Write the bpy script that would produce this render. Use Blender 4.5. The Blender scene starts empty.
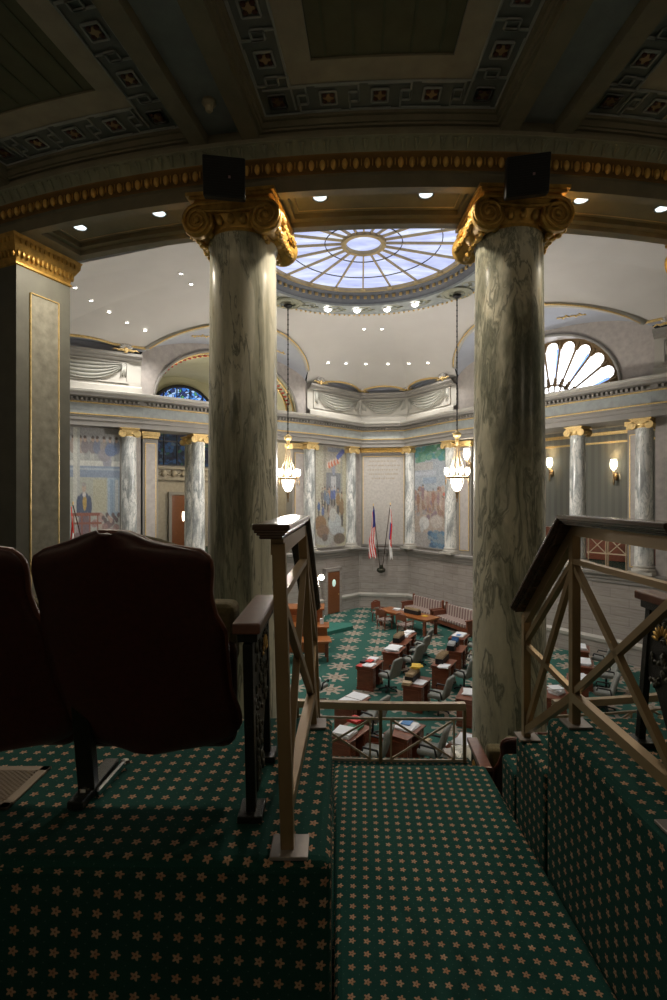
import bpy, math, random
from math import sin, cos, pi, radians, sqrt, atan2, hypot
from mathutils import Vector, Matrix
random.seed(7)
COL = bpy.context.scene.collection
F = 520.0

# ------------------------------------------------------------------ materials
class G:
    """small node-graph helper"""
    def __init__(s, name):
        s.m = bpy.data.materials.new(name); s.m.use_nodes = True
        s.t = s.m.node_tree; s.n = s.t.nodes; s.l = s.t.links
        s.b = s.n['Principled BSDF']
    def node(s, typ, **kw):
        n = s.n.new(typ)
        for k, v in kw.items(): setattr(n, k, v)
        return n
    def put(s, sock, v):
        if isinstance(v, bpy.types.NodeSocket): s.l.new(v, sock)
        elif v is not None: sock.default_value = v
    def M(s, op, a, b=None, c=None):
        n = s.node('ShaderNodeMath', operation=op)
        s.put(n.inputs[0], a); s.put(n.inputs[1], b)
        if c is not None: s.put(n.inputs[2], c)
        return n.outputs[0]
    def sep(s, v):
        n = s.node('ShaderNodeSeparateXYZ'); s.put(n.inputs[0], v); return n.outputs
    def comb(s, x, y, z=0.0):
        n = s.node('ShaderNodeCombineXYZ'); s.put(n.inputs[0], x); s.put(n.inputs[1], y); s.put(n.inputs[2], z); return n.outputs[0]
    def uv(s): return s.node('ShaderNodeTexCoord').outputs['UV']
    def obj(s): return s.node('ShaderNodeTexCoord').outputs['Object']
    def mapping(s, v, scale=(1,1,1), rot=(0,0,0), loc=(0,0,0)):
        n = s.node('ShaderNodeMapping'); s.put(n.inputs['Vector'], v)
        n.inputs['Scale'].default_value = scale; n.inputs['Rotation'].default_value = rot; n.inputs['Location'].default_value = loc
        return n.outputs[0]
    def noise(s, v, scale, detail=4, rough=.55, dist=0.0, out='Fac'):
        n = s.node('ShaderNodeTexNoise'); s.put(n.inputs['Vector'], v)
        n.inputs['Scale'].default_value = scale; n.inputs['Detail'].default_value = detail
        n.inputs['Roughness'].default_value = rough; n.inputs['Distortion'].default_value = dist
        return n.outputs[out]
    def ramp(s, f, stops, mode='LINEAR'):
        n = s.node('ShaderNodeValToRGB'); s.put(n.inputs[0], f); cr = n.color_ramp; cr.interpolation = mode
        while len(cr.elements) < len(stops): cr.elements.new(.5)
        for e, (p, c) in zip(cr.elements, stops):
            e.position = p; e.color = (*c, 1) if len(c) == 3 else c
        return n.outputs[0]
    def mix(s, f, a, b, mode='MIX'):
        n = s.node('ShaderNodeMix', data_type='RGBA', blend_type=mode)
        s.put(n.inputs[0], f)
        s.put(n.inputs[6], a if isinstance(a, bpy.types.NodeSocket) else (*a, 1))
        s.put(n.inputs[7], b if isinstance(b, bpy.types.NodeSocket) else (*b, 1))
        return n.outputs[2]
    def bump(s, h, strength=.3, dist=.01):
        n = s.node('ShaderNodeBump'); s.put(n.inputs['Height'], h)
        n.inputs['Strength'].default_value = strength; n.inputs['Distance'].default_value = dist
        s.l.new(n.outputs[0], s.b.inputs['Normal'])
    def fin(s, col=None, rough=.5, metal=0.0, spec=None, emit=None, es=0.0):
        if col is not None: s.put(s.b.inputs['Base Color'], col if isinstance(col, bpy.types.NodeSocket) else (*col, 1))
        s.put(s.b.inputs['Roughness'], rough); s.put(s.b.inputs['Metallic'], metal)
        if spec is not None: s.b.inputs['Specular IOR Level'].default_value = spec
        if emit is not None:
            s.put(s.b.inputs['Emission Color'], emit if isinstance(emit, bpy.types.NodeSocket) else (*emit, 1))
            s.b.inputs['Emission Strength'].default_value = es
        return s.m

def plain(name, c, rough=.5, metal=0.0, var=.12, scale=6, bump=0.0, spec=None):
    g = G(name); n = g.noise(g.obj(), scale, 5)
    a = tuple(x*(1-var) for x in c); b = tuple(min(1, x*(1+var)) for x in c)
    col = g.ramp(n, [(.3, a), (.7, b)])
    if bump: g.bump(g.noise(g.obj(), scale*8, 3), bump, .004)
    return g.fin(col, rough, metal, spec)

def glow(name, c, s):
    g = G(name); return g.fin(c, .4, emit=c, es=s)

MT = {}
MT['paint_olive'] = plain('olive_brown_paint', (.21,.185,.125), .6)
MT['paint_grey'] = plain('grey_olive_paint', (.135,.135,.115), .6)
MT['strip_blue'] = plain('blue_grey_strip_paint', (.27,.30,.31), .6)
MT['paint_beige'] = plain('beige_paint', (.36,.32,.25), .6)
MT['paint_green'] = plain('sage_green_fabric_panel', (.125,.125,.075), .8)
MT['key'] = plain('pewter_relief_paint', (.34,.36,.36), .6)
MT['rosette_dark'] = plain('maroon_rosette_ground', (.08,.02,.015), .6)
MT['rosette_gold'] = plain('dull_gold_rosette', (.36,.24,.12), .5, .3)
MT['gold'] = plain('gilded_plaster', (.56,.34,.085), .42, .5, .3, 14, .25)
MT['gold_light'] = plain('pale_gilding', (.72,.52,.22), .4, .45, .2, 20, .2)
MT['leaf_band'] = plain('silver_green_leaf_relief', (.30,.30,.22), .5)
MT['plaster'] = plain('warm_white_plaster', (.55,.53,.50), .8, 0, .03, 1.2)
MT['cornice'] = plain('grey_painted_cornice', (.25,.235,.21), .55, 0, .06, 2)
MT['cornice_light'] = plain('light_grey_cornice', (.43,.41,.36), .55, 0, .05, 2)
MT['drape'] = plain('grey_green_plaster_drapery', (.38,.375,.33), .6, 0, .05, 2)
MT['blue_soffit'] = plain('pale_blue_soffit', (.38,.40,.45), .7, 0, .05, 2)
MT['pink_stone'] = plain('mottled_rosy_stone', (.40,.365,.335), .45, 0, .14, 5)
MT['frieze'] = plain('blue_grey_frieze_stone', (.30,.325,.32), .4, 0, .16, 5)
MT['bronze'] = plain('satin_bronze', (.30,.21,.11), .38, .55, .1, 5)
MT['bronze_light'] = plain('pale_brass', (.50,.39,.26), .5, .2, .1, 5)
MT['plate'] = plain('brushed_steel_plate', (.26,.235,.22), .45, .4, .08, 10)
MT['iron'] = plain('black_cast_iron', (.012,.014,.011), .4, .4, .3, 30, .5)
MT['iron_leaf'] = plain('aged_bronze_ornament', (.06,.06,.042), .5, .5, .4, 30, .6)
MT['black'] = plain('black_casing', (.012,.012,.013), .5, 0, .2, 30)
MT['maroon'] = plain('dark_maroon_shell', (.045,.010,.008), .42, 0, .25, 60, .15)
MT['olive_fabric'] = plain('olive_ribbed_upholstery', (.14,.115,.055), .9, 0, .2, 90, .6)
MT['grey_fabric'] = plain('grey_chair_fabric', (.235,.245,.22), .9, 0, .2, 40, .4)
MT['chrome'] = plain('polished_metal', (.7,.7,.7), .15, 1.0, .05)
MT['paper'] = plain('white_paper', (.80,.82,.84), .8, 0, .04)
MT['tan_paper'] = plain('manila_files', (.52,.40,.25), .8, 0, .15, 25)
MT['yellow'] = plain('yellow_folder_card', (.72,.48,.05), .7)
MT['red'] = plain('red_folder_card', (.62,.04,.03), .6)
MT['greencard'] = plain('green_folder_card', (.05,.22,.12), .6)
MT['bluecard'] = plain('blue_binder_card', (.06,.22,.50), .6)
MT['canopy'] = plain('dark_metal_canopy', (.03,.03,.03), .4, .7)
MT['flag_red'] = plain('red_flag_cloth', (.65,.03,.02), .8)
MT['flag_white'] = plain('white_flag_cloth', (.75,.73,.70), .8)
MT['flag_blue'] = plain('blue_flag_cloth', (.02,.03,.22), .8)
MT['vent'] = plain('beige_enamel_grille', (.20,.15,.10), .5, .2)
MT['mullion'] = plain('brown_gilt_glazing_bar', (.20,.13,.06), .5, .3)
MT['sky_bar'] = plain('brass_skylight_rib', (.46,.35,.18), .45, .4)
MT['lead'] = plain('dark_window_lead', (.02,.02,.025), .6)

def wood(name, dark, light, rough=.3, sc=1.0):
    g = G(name); v = g.mapping(g.obj(), (3*sc, 18*sc, 18*sc))
    n = g.noise(v, 1.2, 6, .6, .6)
    col = g.ramp(n, [(.3, dark), (.7, light)])
    g.b.inputs['Coat Weight'].default_value = .25
    return g.fin(col, rough)
MT['wood_red'] = wood('polished_mahogany', (.13,.034,.015), (.26,.078,.034))
MT['wood_dark'] = wood('dark_stained_handrail_wood', (.040,.020,.012), (.080,.040,.024), .22)
MT['wood_arm'] = wood('varnished_armrest_wood', (.09,.030,.018), (.17,.062,.036), .35)
MT['wood_orange'] = wood('orange_oak', (.24,.075,.018), (.40,.135,.034))
MT['wood_door'] = wood('door_walnut', (.16,.055,.018), (.24,.085,.03))

def marble(name, sx, sz, base, mid, dark, seed, veinw=.05):
    g = G(name); o = g.obj()
    v = g.mapping(o, (sx, sx, sz), loc=(seed, seed*1.7, seed*.3))
    warp = g.noise(v, .8, 5, .6, .4, 'Color')
    mixv = g.node('ShaderNodeVectorMath', operation='MULTIPLY_ADD')
    g.l.new(warp, mixv.inputs[0]); mixv.inputs[1].default_value = (1.3, 1.3, 1.1); g.l.new(v, mixv.inputs[2])
    n = g.noise(mixv.outputs[0], 1.1, 8, .62, .6)
    col = g.ramp(n, [(.33, dark), (.40, tuple(x*.55 for x in mid)), (.455, mid), (.52, base), (.62, tuple(min(.9, x*1.15) for x in base)), (.72, mid), (.80, tuple(x*.6 for x in mid))])
    n2 = g.noise(mixv.outputs[0], 2.1, 9, .6, 1.6)
    ridge = g.M('ABSOLUTE', g.M('SUBTRACT', n2, .5))
    line = g.ramp(ridge, [(0, (1,1,1)), (veinw, (0,0,0))])
    col = g.mix(g.M('MULTIPLY', line, .75), col, dark)
    fine = g.noise(g.mapping(o, (30, 30, 6)), 2.0, 4, .6)
    col = g.mix(.15, col, g.ramp(fine, [(.3, tuple(x*.55 for x in mid)), (.7, base)]))
    return g.fin(col, .24, spec=.45)
MT['marble_near'] = marble('green_veined_marble', 1.15, .17, (.78,.75,.62), (.46,.45,.35), (.055,.07,.055), 3.1, .030)
MT['marble_near_b'] = marble('dense_green_veined_marble', 1.35, .34, (.70,.67,.54), (.36,.355,.27), (.055,.07,.055), 8.4, .05)
MT['marble_far'] = marble('pale_grey_veined_marble', 2.2, .45, (.76,.76,.71), (.52,.54,.52), (.17,.20,.20), 5.0, .04)

def stone():
    g = G('streaked_limestone_blocks'); uv = g.uv()
    br = g.node('ShaderNodeTexBrick'); g.l.new(uv, br.inputs['Vector'])
    br.inputs['Scale'].default_value = 1.0; br.inputs['Mortar Size'].default_value = .012
    br.inputs['Brick Width'].default_value = 1.35; br.inputs['Row Height'].default_value = .33
    br.inputs['Color1'].default_value = (.30,.268,.235,1); br.inputs['Color2'].default_value = (.40,.365,.33,1)
    br.inputs['Mortar'].default_value = (.12,.11,.10,1); br.inputs['Bias'].default_value = 0
    st = g.noise(g.mapping(uv, (1.2, 12, 1)), 1.5, 5, .6, .3)
    col = g.mix(.55, br.outputs['Color'], g.ramp(st, [(.3, (.25,.22,.19)), (.7, (.46,.42,.38))]))
    return g.fin(col, .45)
MT['stone'] = stone()

def flower_carpet():
    g = G('green_carpet_with_beige_flowers'); uv = g.mapping(g.uv(), (1,1,1), rot=(0,0,.05)); x, y, _ = g.sep(uv)
    wob = g.noise(g.uv(), 1.3, 2)
    S = 1/.0555
    px = g.M('SUBTRACT', g.M('FRACT', g.M('MULTIPLY', x, S)), .5)
    py = g.M('SUBTRACT', g.M('FRACT', g.M('MULTIPLY', g.M('ADD', y, g.M('MULTIPLY', wob, .02)), S)), .5)
    r = g.M('SQRT', g.M('ADD', g.M('MULTIPLY', px, px), g.M('MULTIPLY', py, py)))
    a = g.M('ARCTAN2', py, px)
    lobe = g.M('ADD', .195, g.M('MULTIPLY', g.M('COSINE', g.M('MULTIPLY', a, 5.0)), .065))
    m = g.M('LESS_THAN', r, lobe)
    eye = g.M('LESS_THAN', r, .05)
    qx = g.M('SUBTRACT', g.M('FRACT', g.M('ADD', g.M('MULTIPLY', x, S), .5)), .5)
    qy = g.M('SUBTRACT', g.M('FRACT', g.M('ADD', g.M('MULTIPLY', g.M('ADD', y, g.M('MULTIPLY', wob, .02)), S), .5)), .5)
    dot = g.M('LESS_THAN', g.M('ADD', g.M('ABSOLUTE', qx), g.M('ABSOLUTE', qy)), .045)
    fz = g.noise(g.uv(), 420, 2, .7)
    base = g.ramp(fz, [(.3, (.006,.040,.033)), (.7, (.015,.082,.066))])
    blot = g.noise(g.uv(), 5, 3)
    base = g.mix(g.M('MULTIPLY', blot, .5), base, (.008,.035,.030))
    col = g.mix(g.M('MULTIPLY', dot, .5), base, (.10,.16,.14))
    fl = g.ramp(g.noise(g.uv(), 26, 1), [(.35, (.40,.22,.13)), (.65, (.46,.31,.21))])
    col = g.mix(m, col, fl); col = g.mix(eye, col, (.20,.12,.07))
    g.bump(g.noise(g.uv(), 500, 2), .35, .003)
    return g.fin(col, .95, spec=.15)
MT['carpet'] = flower_carpet()

def medallion_carpet():
    g = G('green_carpet_with_snowflake_medallions')
    t = radians(8.3)
    uv = g.mapping(g.uv(), (1,1,1), rot=(0,0,t)); x, y, _ = g.sep(uv)
    # origin chosen so that a medallion falls at world (0.57,21.1)
    ox = .57*cos(t) - 21.1*sin(t); oy = .57*sin(t) + 21.1*cos(t)
    S = 1.17
    def cell(v, o): return g.M('MULTIPLY', g.M('SUBTRACT', g.M('FRACT', g.M('ADD', g.M('DIVIDE', g.M('SUBTRACT', v, o), S), 100.5)), .5), S)
    px = cell(x, ox); py = cell(y, oy)
    r = g.M('SQRT', g.M('ADD', g.M('MULTIPLY', px, px), g.M('MULTIPLY', py, py)))
    a = g.M('ARCTAN2', py, px); c8 = g.M('COSINE', g.M('MULTIPLY', a, 8.0))
    star = g.M('LESS_THAN', r, g.M('ADD', .30, g.M('MULTIPLY', c8, .085)))
    hole = g.M('MULTIPLY', g.M('LESS_THAN', r, .15), g.M('GREATER_THAN', r, .09))
    ring = g.M('MULTIPLY', g.M('LESS_THAN', g.M('ABSOLUTE', g.M('SUBTRACT', r, .405)), .05), g.M('GREATER_THAN', c8, .25))
    m = g.M('MAXIMUM', star, ring)
    fz = g.noise(g.uv(), 40, 4, .7)
    base = g.ramp(fz, [(.3, (.024,.085,.068)), (.7, (.048,.135,.108))])
    fl = g.ramp(fz, [(.3, (.27,.225,.18)), (.7, (.40,.34,.28))])
    col = g.mix(m, base, fl); col = g.mix(hole, col, (.20,.17,.12))
    return g.fin(col, .95, spec=.1)
MT['carpet_hall'] = medallion_carpet()

def stripes(name, a, b, per, duty=.5, rough=.8):
    g = G(name); x, y, _ = g.sep(g.uv())
    f = g.M('FRACT', g.M('DIVIDE', x, per)); m = g.M('LESS_THAN', f, duty)
    return g.fin(g.mix(m, a, b), rough)
MT['sofa_stripe'] = stripes('striped_rose_upholstery', (.42,.35,.30), (.20,.12,.11), .19, .5)
MT['curtain'] = stripes('striped_grey_wall_fabric', (.185,.19,.165), (.215,.22,.19), .30, .5)

def skyglass():
    g = G('backlit_skylight_glass'); v = g.mapping(g.obj(), (.5, 2.2, 1), rot=(0,0,.3))
    n = g.noise(v, 1.1, 5, .6, .5)
    col = g.ramp(n, [(.25, (.34,.40,.72)), (.5, (.55,.62,.92)), (.75, (.90,.97,1.0))])
    return g.fin((.1,.1,.12), .3, emit=col, es=1.05)
MT['skyglass'] = skyglass()
def stained():
    g = G('blue_stained_glass'); v = g.mapping(g.uv(), (1,1,1))
    vo = g.node('ShaderNodeTexVoronoi'); g.l.new(v, vo.inputs['Vector']); vo.inputs['Scale'].default_value = 5.5
    sx = g.sep(vo.outputs['Color'])
    col = g.ramp(sx[0], [(0, (.03,.05,.16)), (.35, (.05,.18,.65)), (.6, (.12,.36,.9)), (.8, (.45,.65,1.0)), (.97, (.10,.35,.14))], 'CONSTANT')
    ve = g.node('ShaderNodeTexVoronoi', feature='DISTANCE_TO_EDGE'); g.l.new(v, ve.inputs['Vector']); ve.inputs['Scale'].default_value = 5.5
    x, y, _ = g.sep(v)
    z = g.M('GREATER_THAN', y, 3.8)   # figures below the transom are darker and greener
    lowc = g.ramp(sx[1], [(0, (.01,.02,.02)), (.4, (.02,.06,.08)), (.65, (.05,.16,.32)), (.86, (.14,.22,.26)), (.93, (.05,.20,.08))], 'CONSTANT')
    lowc = g.mix(.78, lowc, (0,0,0)); col = g.mix(z, lowc, col)
    edge = g.M('LESS_THAN', ve.outputs[0], .05)
    col = g.mix(edge, col, (.01,.01,.02))
    return g.fin((.02,.02,.03), .9, spec=.05, emit=col, es=1.0)
MT['stained'] = stained()
def fanglass():
    g = G('daylit_fan_window_glass'); n = g.noise(g.obj(), 1.3, 3)
    return g.fin((.5,.5,.5), .3, emit=g.ramp(n, [(.3, (.80,.85,1)), (.6, (1,1,1))]), es=3.0)
MT['fanglass'] = fanglass()
MT['bulb'] = glow('lit_frosted_lamp_glass', (1.0,.93,.84), 4.5)
MT['bulb_soft'] = glow('lit_lamp_shade', (1.0,.88,.66), 5.0)
MT['led'] = glow('lit_downlight_lens', (.86,.97,1.0), 1.6)
MT['spot'] = glow('lit_spotlight_lens', (1.0,.95,.90), 12.0)

def vcol():
    g = G('oil_paint_on_canvas'); a = g.node('ShaderNodeAttribute', attribute_name='Col')
    return g.fin(a.outputs['Color'], .75)
MT['paintcol'] = vcol()

# ------------------------------------------------------------------ mesh builder
class MB:
    def __init__(s): s.v = []; s.f = []; s.m = []; s.cur = 0
    def add(s, vs, fs, mi=None):
        o = len(s.v); s.v += [tuple(p) for p in vs]
        s.f += [tuple(i+o for i in f) for f in fs]; s.m += [s.cur if mi is None else mi]*len(fs); return s
    def box(s, c, d, rz=0.0, rx=0.0, mi=None):
        x, y, z = d[0]/2, d[1]/2, d[2]/2
        R = Matrix.Rotation(rz, 3, 'Z') @ Matrix.Rotation(rx, 3, 'X')
        vs = [Vector(c) + R @ Vector((i*x, j*y, k*z)) for k in (-1,1) for j in (-1,1) for i in (-1,1)]
        return s.add(vs, [(0,2,3,1),(4,5,7,6),(0,1,5,4),(2,6,7,3),(0,4,6,2),(1,3,7,5)], mi)
    def bar(s, a, b, w, h, mi=None, up=(0,0,1)):
        a = Vector(a); b = Vector(b); d = (b-a).normalized(); u = Vector(up)
        sd = d.cross(u)
        if sd.length < 1e-4: sd = Vector((1,0,0))
        sd.normalize(); up2 = sd.cross(d).normalized()
        vs = []
        for p in (a, b):
            for i, j in ((-1,-1),(1,-1),(1,1),(-1,1)): vs.append(p + sd*(i*w/2) + up2*(j*h/2))
        return s.add(vs, [(0,1,2,3),(7,6,5,4),(0,4,5,1),(1,5,6,2),(2,6,7,3),(3,7,4,0)], mi)
    def tube(s, path, r, seg=8, mi=None, cap=True):
        path = [Vector(p) for p in path]; n = len(path); rs = r if isinstance(r, (list, tuple)) else [r]*n
        vs = []; ref = None
        for i, p in enumerate(path):
            t = (path[min(i+1, n-1)] - path[max(i-1, 0)]).normalized()
            if ref is None: ref = Vector((0,0,1)) if abs(t.z) < .9 else Vector((1,0,0))
            a = t.cross(ref)
            if a.length < 1e-5: a = t.orthogonal()
            a.normalize(); b = a.cross(t).normalized(); ref = b
            for k in range(seg):
                q = 2*pi*k/seg; vs.append(p + a*cos(q)*rs[i] + b*sin(q)*rs[i])
        fs = [(i*seg+k, i*seg+(k+1) % seg, (i+1)*seg+(k+1) % seg, (i+1)*seg+k) for i in range(n-1) for k in range(seg)]
        if cap: fs += [tuple(reversed(range(seg))), tuple(range((n-1)*seg, n*seg))]
        return s.add(vs, fs, mi)
    def lathe(s, prof, c=(0,0,0), seg=24, mi=None, a0=0, a1=2*pi):
        full = abs(a1-a0-2*pi) < 1e-6; n = seg if full else seg+1
        vs = [(c[0]+r*cos(a0+(a1-a0)*k/seg), c[1]+r*sin(a0+(a1-a0)*k/seg), c[2]+z) for r, z in prof for k in range(n)]
        fs = [(i*n+k, i*n+(k+1) % n, (i+1)*n+(k+1) % n, (i+1)*n+k) for i in range(len(prof)-1) for k in range(seg)]
        return s.add(vs, fs, mi)
    def ellipsoid(s, c, r, seg=8, rings=5, mi=None, R=None):
        vs = []
        for i in range(rings+1):
            t = pi*i/rings
            for k in range(seg):
                q = 2*pi*k/seg; p = Vector((r[0]*sin(t)*cos(q), r[1]*sin(t)*sin(q), r[2]*cos(t)))
                if R: p = R @ p
                vs.append(Vector(c)+p)
        fs = [(i*seg+k, (i+1)*seg+k, (i+1)*seg+(k+1) % seg, i*seg+(k+1) % seg) for i in range(rings) for k in range(seg)]
        return s.add(vs, fs, mi)
    def grid(s, fn, nu, nv, mi=None, flip=False):
        vs = [fn(i/nu, j/nv) for j in range(nv+1) for i in range(nu+1)]
        w = nu+1
        fs = [(j*w+i, j*w+i+1, (j+1)*w+i+1, (j+1)*w+i) for j in range(nv) for i in range(nu)]
        if flip: fs = [tuple(reversed(f)) for f in fs]
        return s.add(vs, fs, mi)
    def prism(s, poly, z0, z1, mi=None):
        n = len(poly); vs = [(x, y, z0) for x, y in poly] + [(x, y, z1) for x, y in poly]
        fs = [tuple(reversed(range(n))), tuple(range(n, 2*n))] + [(i, (i+1) % n, n+(i+1) % n, n+i) for i in range(n)]
        return s.add(vs, fs, mi)
    def slab(s, pts, vec, mi=None):
        """3D outline pts extruded by vec"""
        n = len(pts); v = Vector(vec); vs = [Vector(p) for p in pts] + [Vector(p)+v for p in pts]
        fs = [tuple(reversed(range(n))), tuple(range(n, 2*n))] + [(i, (i+1) % n, n+(i+1) % n, n+i) for i in range(n)]
        return s.add(vs, fs, mi)
    def sweep(s, path, prof, closed=False, mi=None, cap=False):
        """profile (offset to the left of the path, z) along a 2D path with mitred corners"""
        n = len(path); vs = []; k = len(prof)
        for i in range(n):
            p = Vector(path[i])
            a = Vector(path[(i-1) % n]) if (closed or i > 0) else None
            b = Vector(path[(i+1) % n]) if (closed or i < n-1) else None
            d1 = (p-a).normalized() if a is not None else None
            d2 = (b-p).normalized() if b is not None else None
            if d1 is None: d1 = d2
            if d2 is None: d2 = d1
            n1 = Vector((-d1.y, d1.x)); n2 = Vector((-d2.y, d2.x)); m = (n1+n2)
            m = m/ max(.2, (1+n1.dot(n2)))
            for o, z in prof: q = p + m*o; vs.append((q.x, q.y, z))
        segs = n if closed else n-1
        fs = [(i*k+j, ((i+1) % n)*k+j, ((i+1) % n)*k+j+1, i*k+j+1) for i in range(segs) for j in range(k-1)]
        if cap and not closed: fs += [tuple(range(k)), tuple(reversed(range((n-1)*k, n*k)))]
        return s.add(vs, fs, mi)
    def build(s, name, mats, parent=None, smooth=False, bevel=0.0, world=True, keep=False, auto=None):
        if not isinstance(mats, (list, tuple)): mats = [mats]
        me = bpy.data.meshes.new(name); o = bpy.data.objects.new(name, me); COL.objects.link(o)
        off = Vector((0,0,0))
        if parent is not None:
            root = parent; off = Vector((0,0,0))
            if world:
                q = parent
                while q is not None: off += q.location; q = q.parent
            o.parent = parent
        elif not keep:
            xs = [p[0] for p in s.v]; ys = [p[1] for p in s.v]; zs = [p[2] for p in s.v]
            off = Vector(((min(xs)+max(xs))/2, (min(ys)+max(ys))/2, min(zs))); o.location = off
        me.from_pydata([(p[0]-off.x, p[1]-off.y, p[2]-off.z) for p in s.v], [], s.f)
        for mm in mats: me.materials.append(MT[mm] if isinstance(mm, str) else mm)
        me.polygons.foreach_set('material_index', s.m)
        uv = me.uv_layers.new(name='UVMap')
        for p in me.polygons:
            nn = p.normal
            if abs(nn.z) > .7:
                for li in p.loop_indices:
                    w = s.v[me.loops[li].vertex_index]; uv.data[li].uv = (w[0], w[1])
            else:
                t = Vector((-nn.y, nn.x)); t.normalize()
                for li in p.loop_indices:
                    w = s.v[me.loops[li].vertex_index]; uv.data[li].uv = (w[0]*t.x+w[1]*t.y, w[2])
        me.update()
        if smooth: me.polygons.foreach_set('use_smooth', [True]*len(me.polygons))
        if smooth and auto:
            me.set_sharp_from_angle(angle=radians(auto))
        if bevel:
            b = o.modifiers.new('bevel', 'BEVEL'); b.width = bevel; b.segments = 3 if bevel > .015 else 2; b.limit_method = 'ANGLE'; b.angle_limit = radians(40)
        return o

def tag(o, label, cat, group=None, kind=None):
    o['label'] = label; o['category'] = cat
    if group: o['group'] = group
    if kind: o['kind'] = kind
    return o
def struct(o):
    o['kind'] = 'structure'; return o
def empty(name, loc=(0,0,0), rz=0.0):
    e = bpy.data.objects.new(name, None); COL.objects.link(e); e.location = loc; e.rotation_euler = (0,0,rz); e.empty_display_size = .1
    return e
def copy_tree(o, parent=None):
    c = o.copy(); COL.objects.link(c); c.parent = parent
    for ch in list(o.children): copy_tree(ch, c)
    return c

# ------------------------------------------------------------------ frames of reference
CX, CY = .95, 16.4
AX = radians(8.3)
def L(p, q):      # hall axes -> world
    return (CX + p*cos(AX) + q*sin(AX), CY - p*sin(AX) + q*cos(AX))
def RP(th, R):    # gallery ring, th in degrees from the nearest point, towards -X
    t = radians(th); return (CX - R*sin(t), CY - R*cos(t))
def px(x, Y): return (x-333.5)/F*Y
def pz(v, Y): return (500-v)/F*Y
TH = [9.3, -3.94]; PER = 13.24
# ================================================================== THE HALL SHELL
ZF, ZLEDGE, ZARCH, ZCORN, ZTOP = -6.0, -2.65, 2.90, 4.25, 5.95
P1R = (11.31, 18.28); P2R = L(3.77, 9.57); P2L = L(-3.77, 9.57); P1L = L(-9.57, 3.77)
HALL = [L(9.57,-3.77), L(12.7,-1.38), L(12.7,1.38), P1R, P2R, L(1.38,12.7), L(-1.38,12.7), P2L, P1L, L(-12.7,1.38), L(-12.7,-1.38), L(-9.57,-3.77)]
TMAX, TMIN = 2.68+3.5*PER, 2.68-3.5*PER
NEAR = [RP(TMAX - (TMAX-TMIN)*i/42, 10.98) for i in range(43)]
FULL = HALL + NEAR
LOWF = HALL + [RP(TMAX - (TMAX-TMIN)*i/42, 11.42) for i in range(43)]

# floor
m = MB(); m.prism(LOWF, ZF-.1, ZF); struct(m.build('floor', 'carpet_hall', keep=True))
# lower stone wall
m = MB(); m.sweep(LOWF, [(.0, ZF), (.10, ZF), (.10, ZF+.62), (.0, ZF+.70), (.0, -3.12)], closed=True)
struct(m.build('wall_lower', 'stone', keep=True))
m = MB(); m.sweep(LOWF, [(.0, ZF+.62), (.16, ZF+.64), (.17, ZF+.76), (.02, ZF+.84)], closed=True)
struct(m.build('baseboard_lower', 'cornice_light', keep=True))
m = MB(); m.sweep(LOWF, [(.0,-3.12), (.06,-3.10), (.06,-2.98), (.12,-2.95), (.12,-2.82), (.24,-2.79), (.26,-2.68), (.22,-2.65), (-.45,-2.65)], closed=True)
struct(m.build('trim_1', 'cornice', keep=True))
# upper walls of the three niches
def facing(a, b):
    a = Vector(a); b = Vector(b); d = (b-a).normalized(); return a, b, d, Vector((-d.y, d.x))
for nm, ids in (('wall_far', (4,5,6,7)), ('wall_left', (8,9,10,11)), ('wall_right', (0,1,2,3))):
    pts = [HALL[i] for i in ids]
    m = MB(); m.sweep(pts, [(-.02, ZLEDGE), (-.02, ZCORN), (.0, ZCORN), (.0, ZTOP)])
    w = struct(m.build(nm, 'pink_stone', keep=True))
# near side closing walls between niches and the gallery
for nm, a, b in (('wall_near_left', HALL[11], NEAR[0]), ('wall_near_right', NEAR[-1], HALL[0])):
    m = MB(); m.sweep([a, b], [(0, ZLEDGE), (0, ZTOP)]); struct(m.build(nm, 'plaster', keep=True))
m = MB(); m.sweep(NEAR, [(0, 2.83), (.05, 2.95), (.05, 3.3), (0, 3.35), (0, ZTOP)]); struct(m.build('wall_near', 'plaster', keep=True))

# entablature
m = MB(); m.sweep(HALL, [(-.7, ZARCH), (.42, ZARCH), (.42, 3.10), (.47, 3.11), (.47, 3.24), (.50, 3.25), (.50, 3.30)]); struct(m.build('trim_2', 'cornice', keep=True))
m = MB(); m.sweep(HALL, [(.50, 3.30), (.53, 3.31), (.53, 3.35), (.44, 3.36)]); m.sweep(HALL, [(.44, 3.76), (.50, 3.77), (.50, 3.80), (.46, 3.82)]); struct(m.build('trim_3', 'gold_light', keep=True))
m = MB(); m.sweep(HALL, [(.44, 3.36), (.44, 3.76)]); struct(m.build('trim_4', 'frieze', keep=True))
m = MB(); m.sweep(HALL, [(.46, 3.82), (.48, 3.83), (.48, 3.97), (.80, 4.00), (.82, 4.10)])
for i in range(len(HALL)-1):      # dentils
    a, b, d, n = facing(HALL[i], HALL[i+1]); ln = (b-a).length; k = int(ln/.17)
    for j in range(1, k):
        p = a + d*(ln*j/k) + n*.55; m.box((p.x, p.y, 3.90), (.085, .16, .10), atan2(d.y, d.x))
struct(m.build('trim_5', 'cornice', keep=True))
m = MB(); m.sweep(HALL, [(.82, 4.10), (.88, 4.14), (.90, 4.22), (.80, 4.25), (.0, 4.30), (-.3, 4.30)]); struct(m.build('trim_6', 'cornice_light', keep=True))
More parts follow.
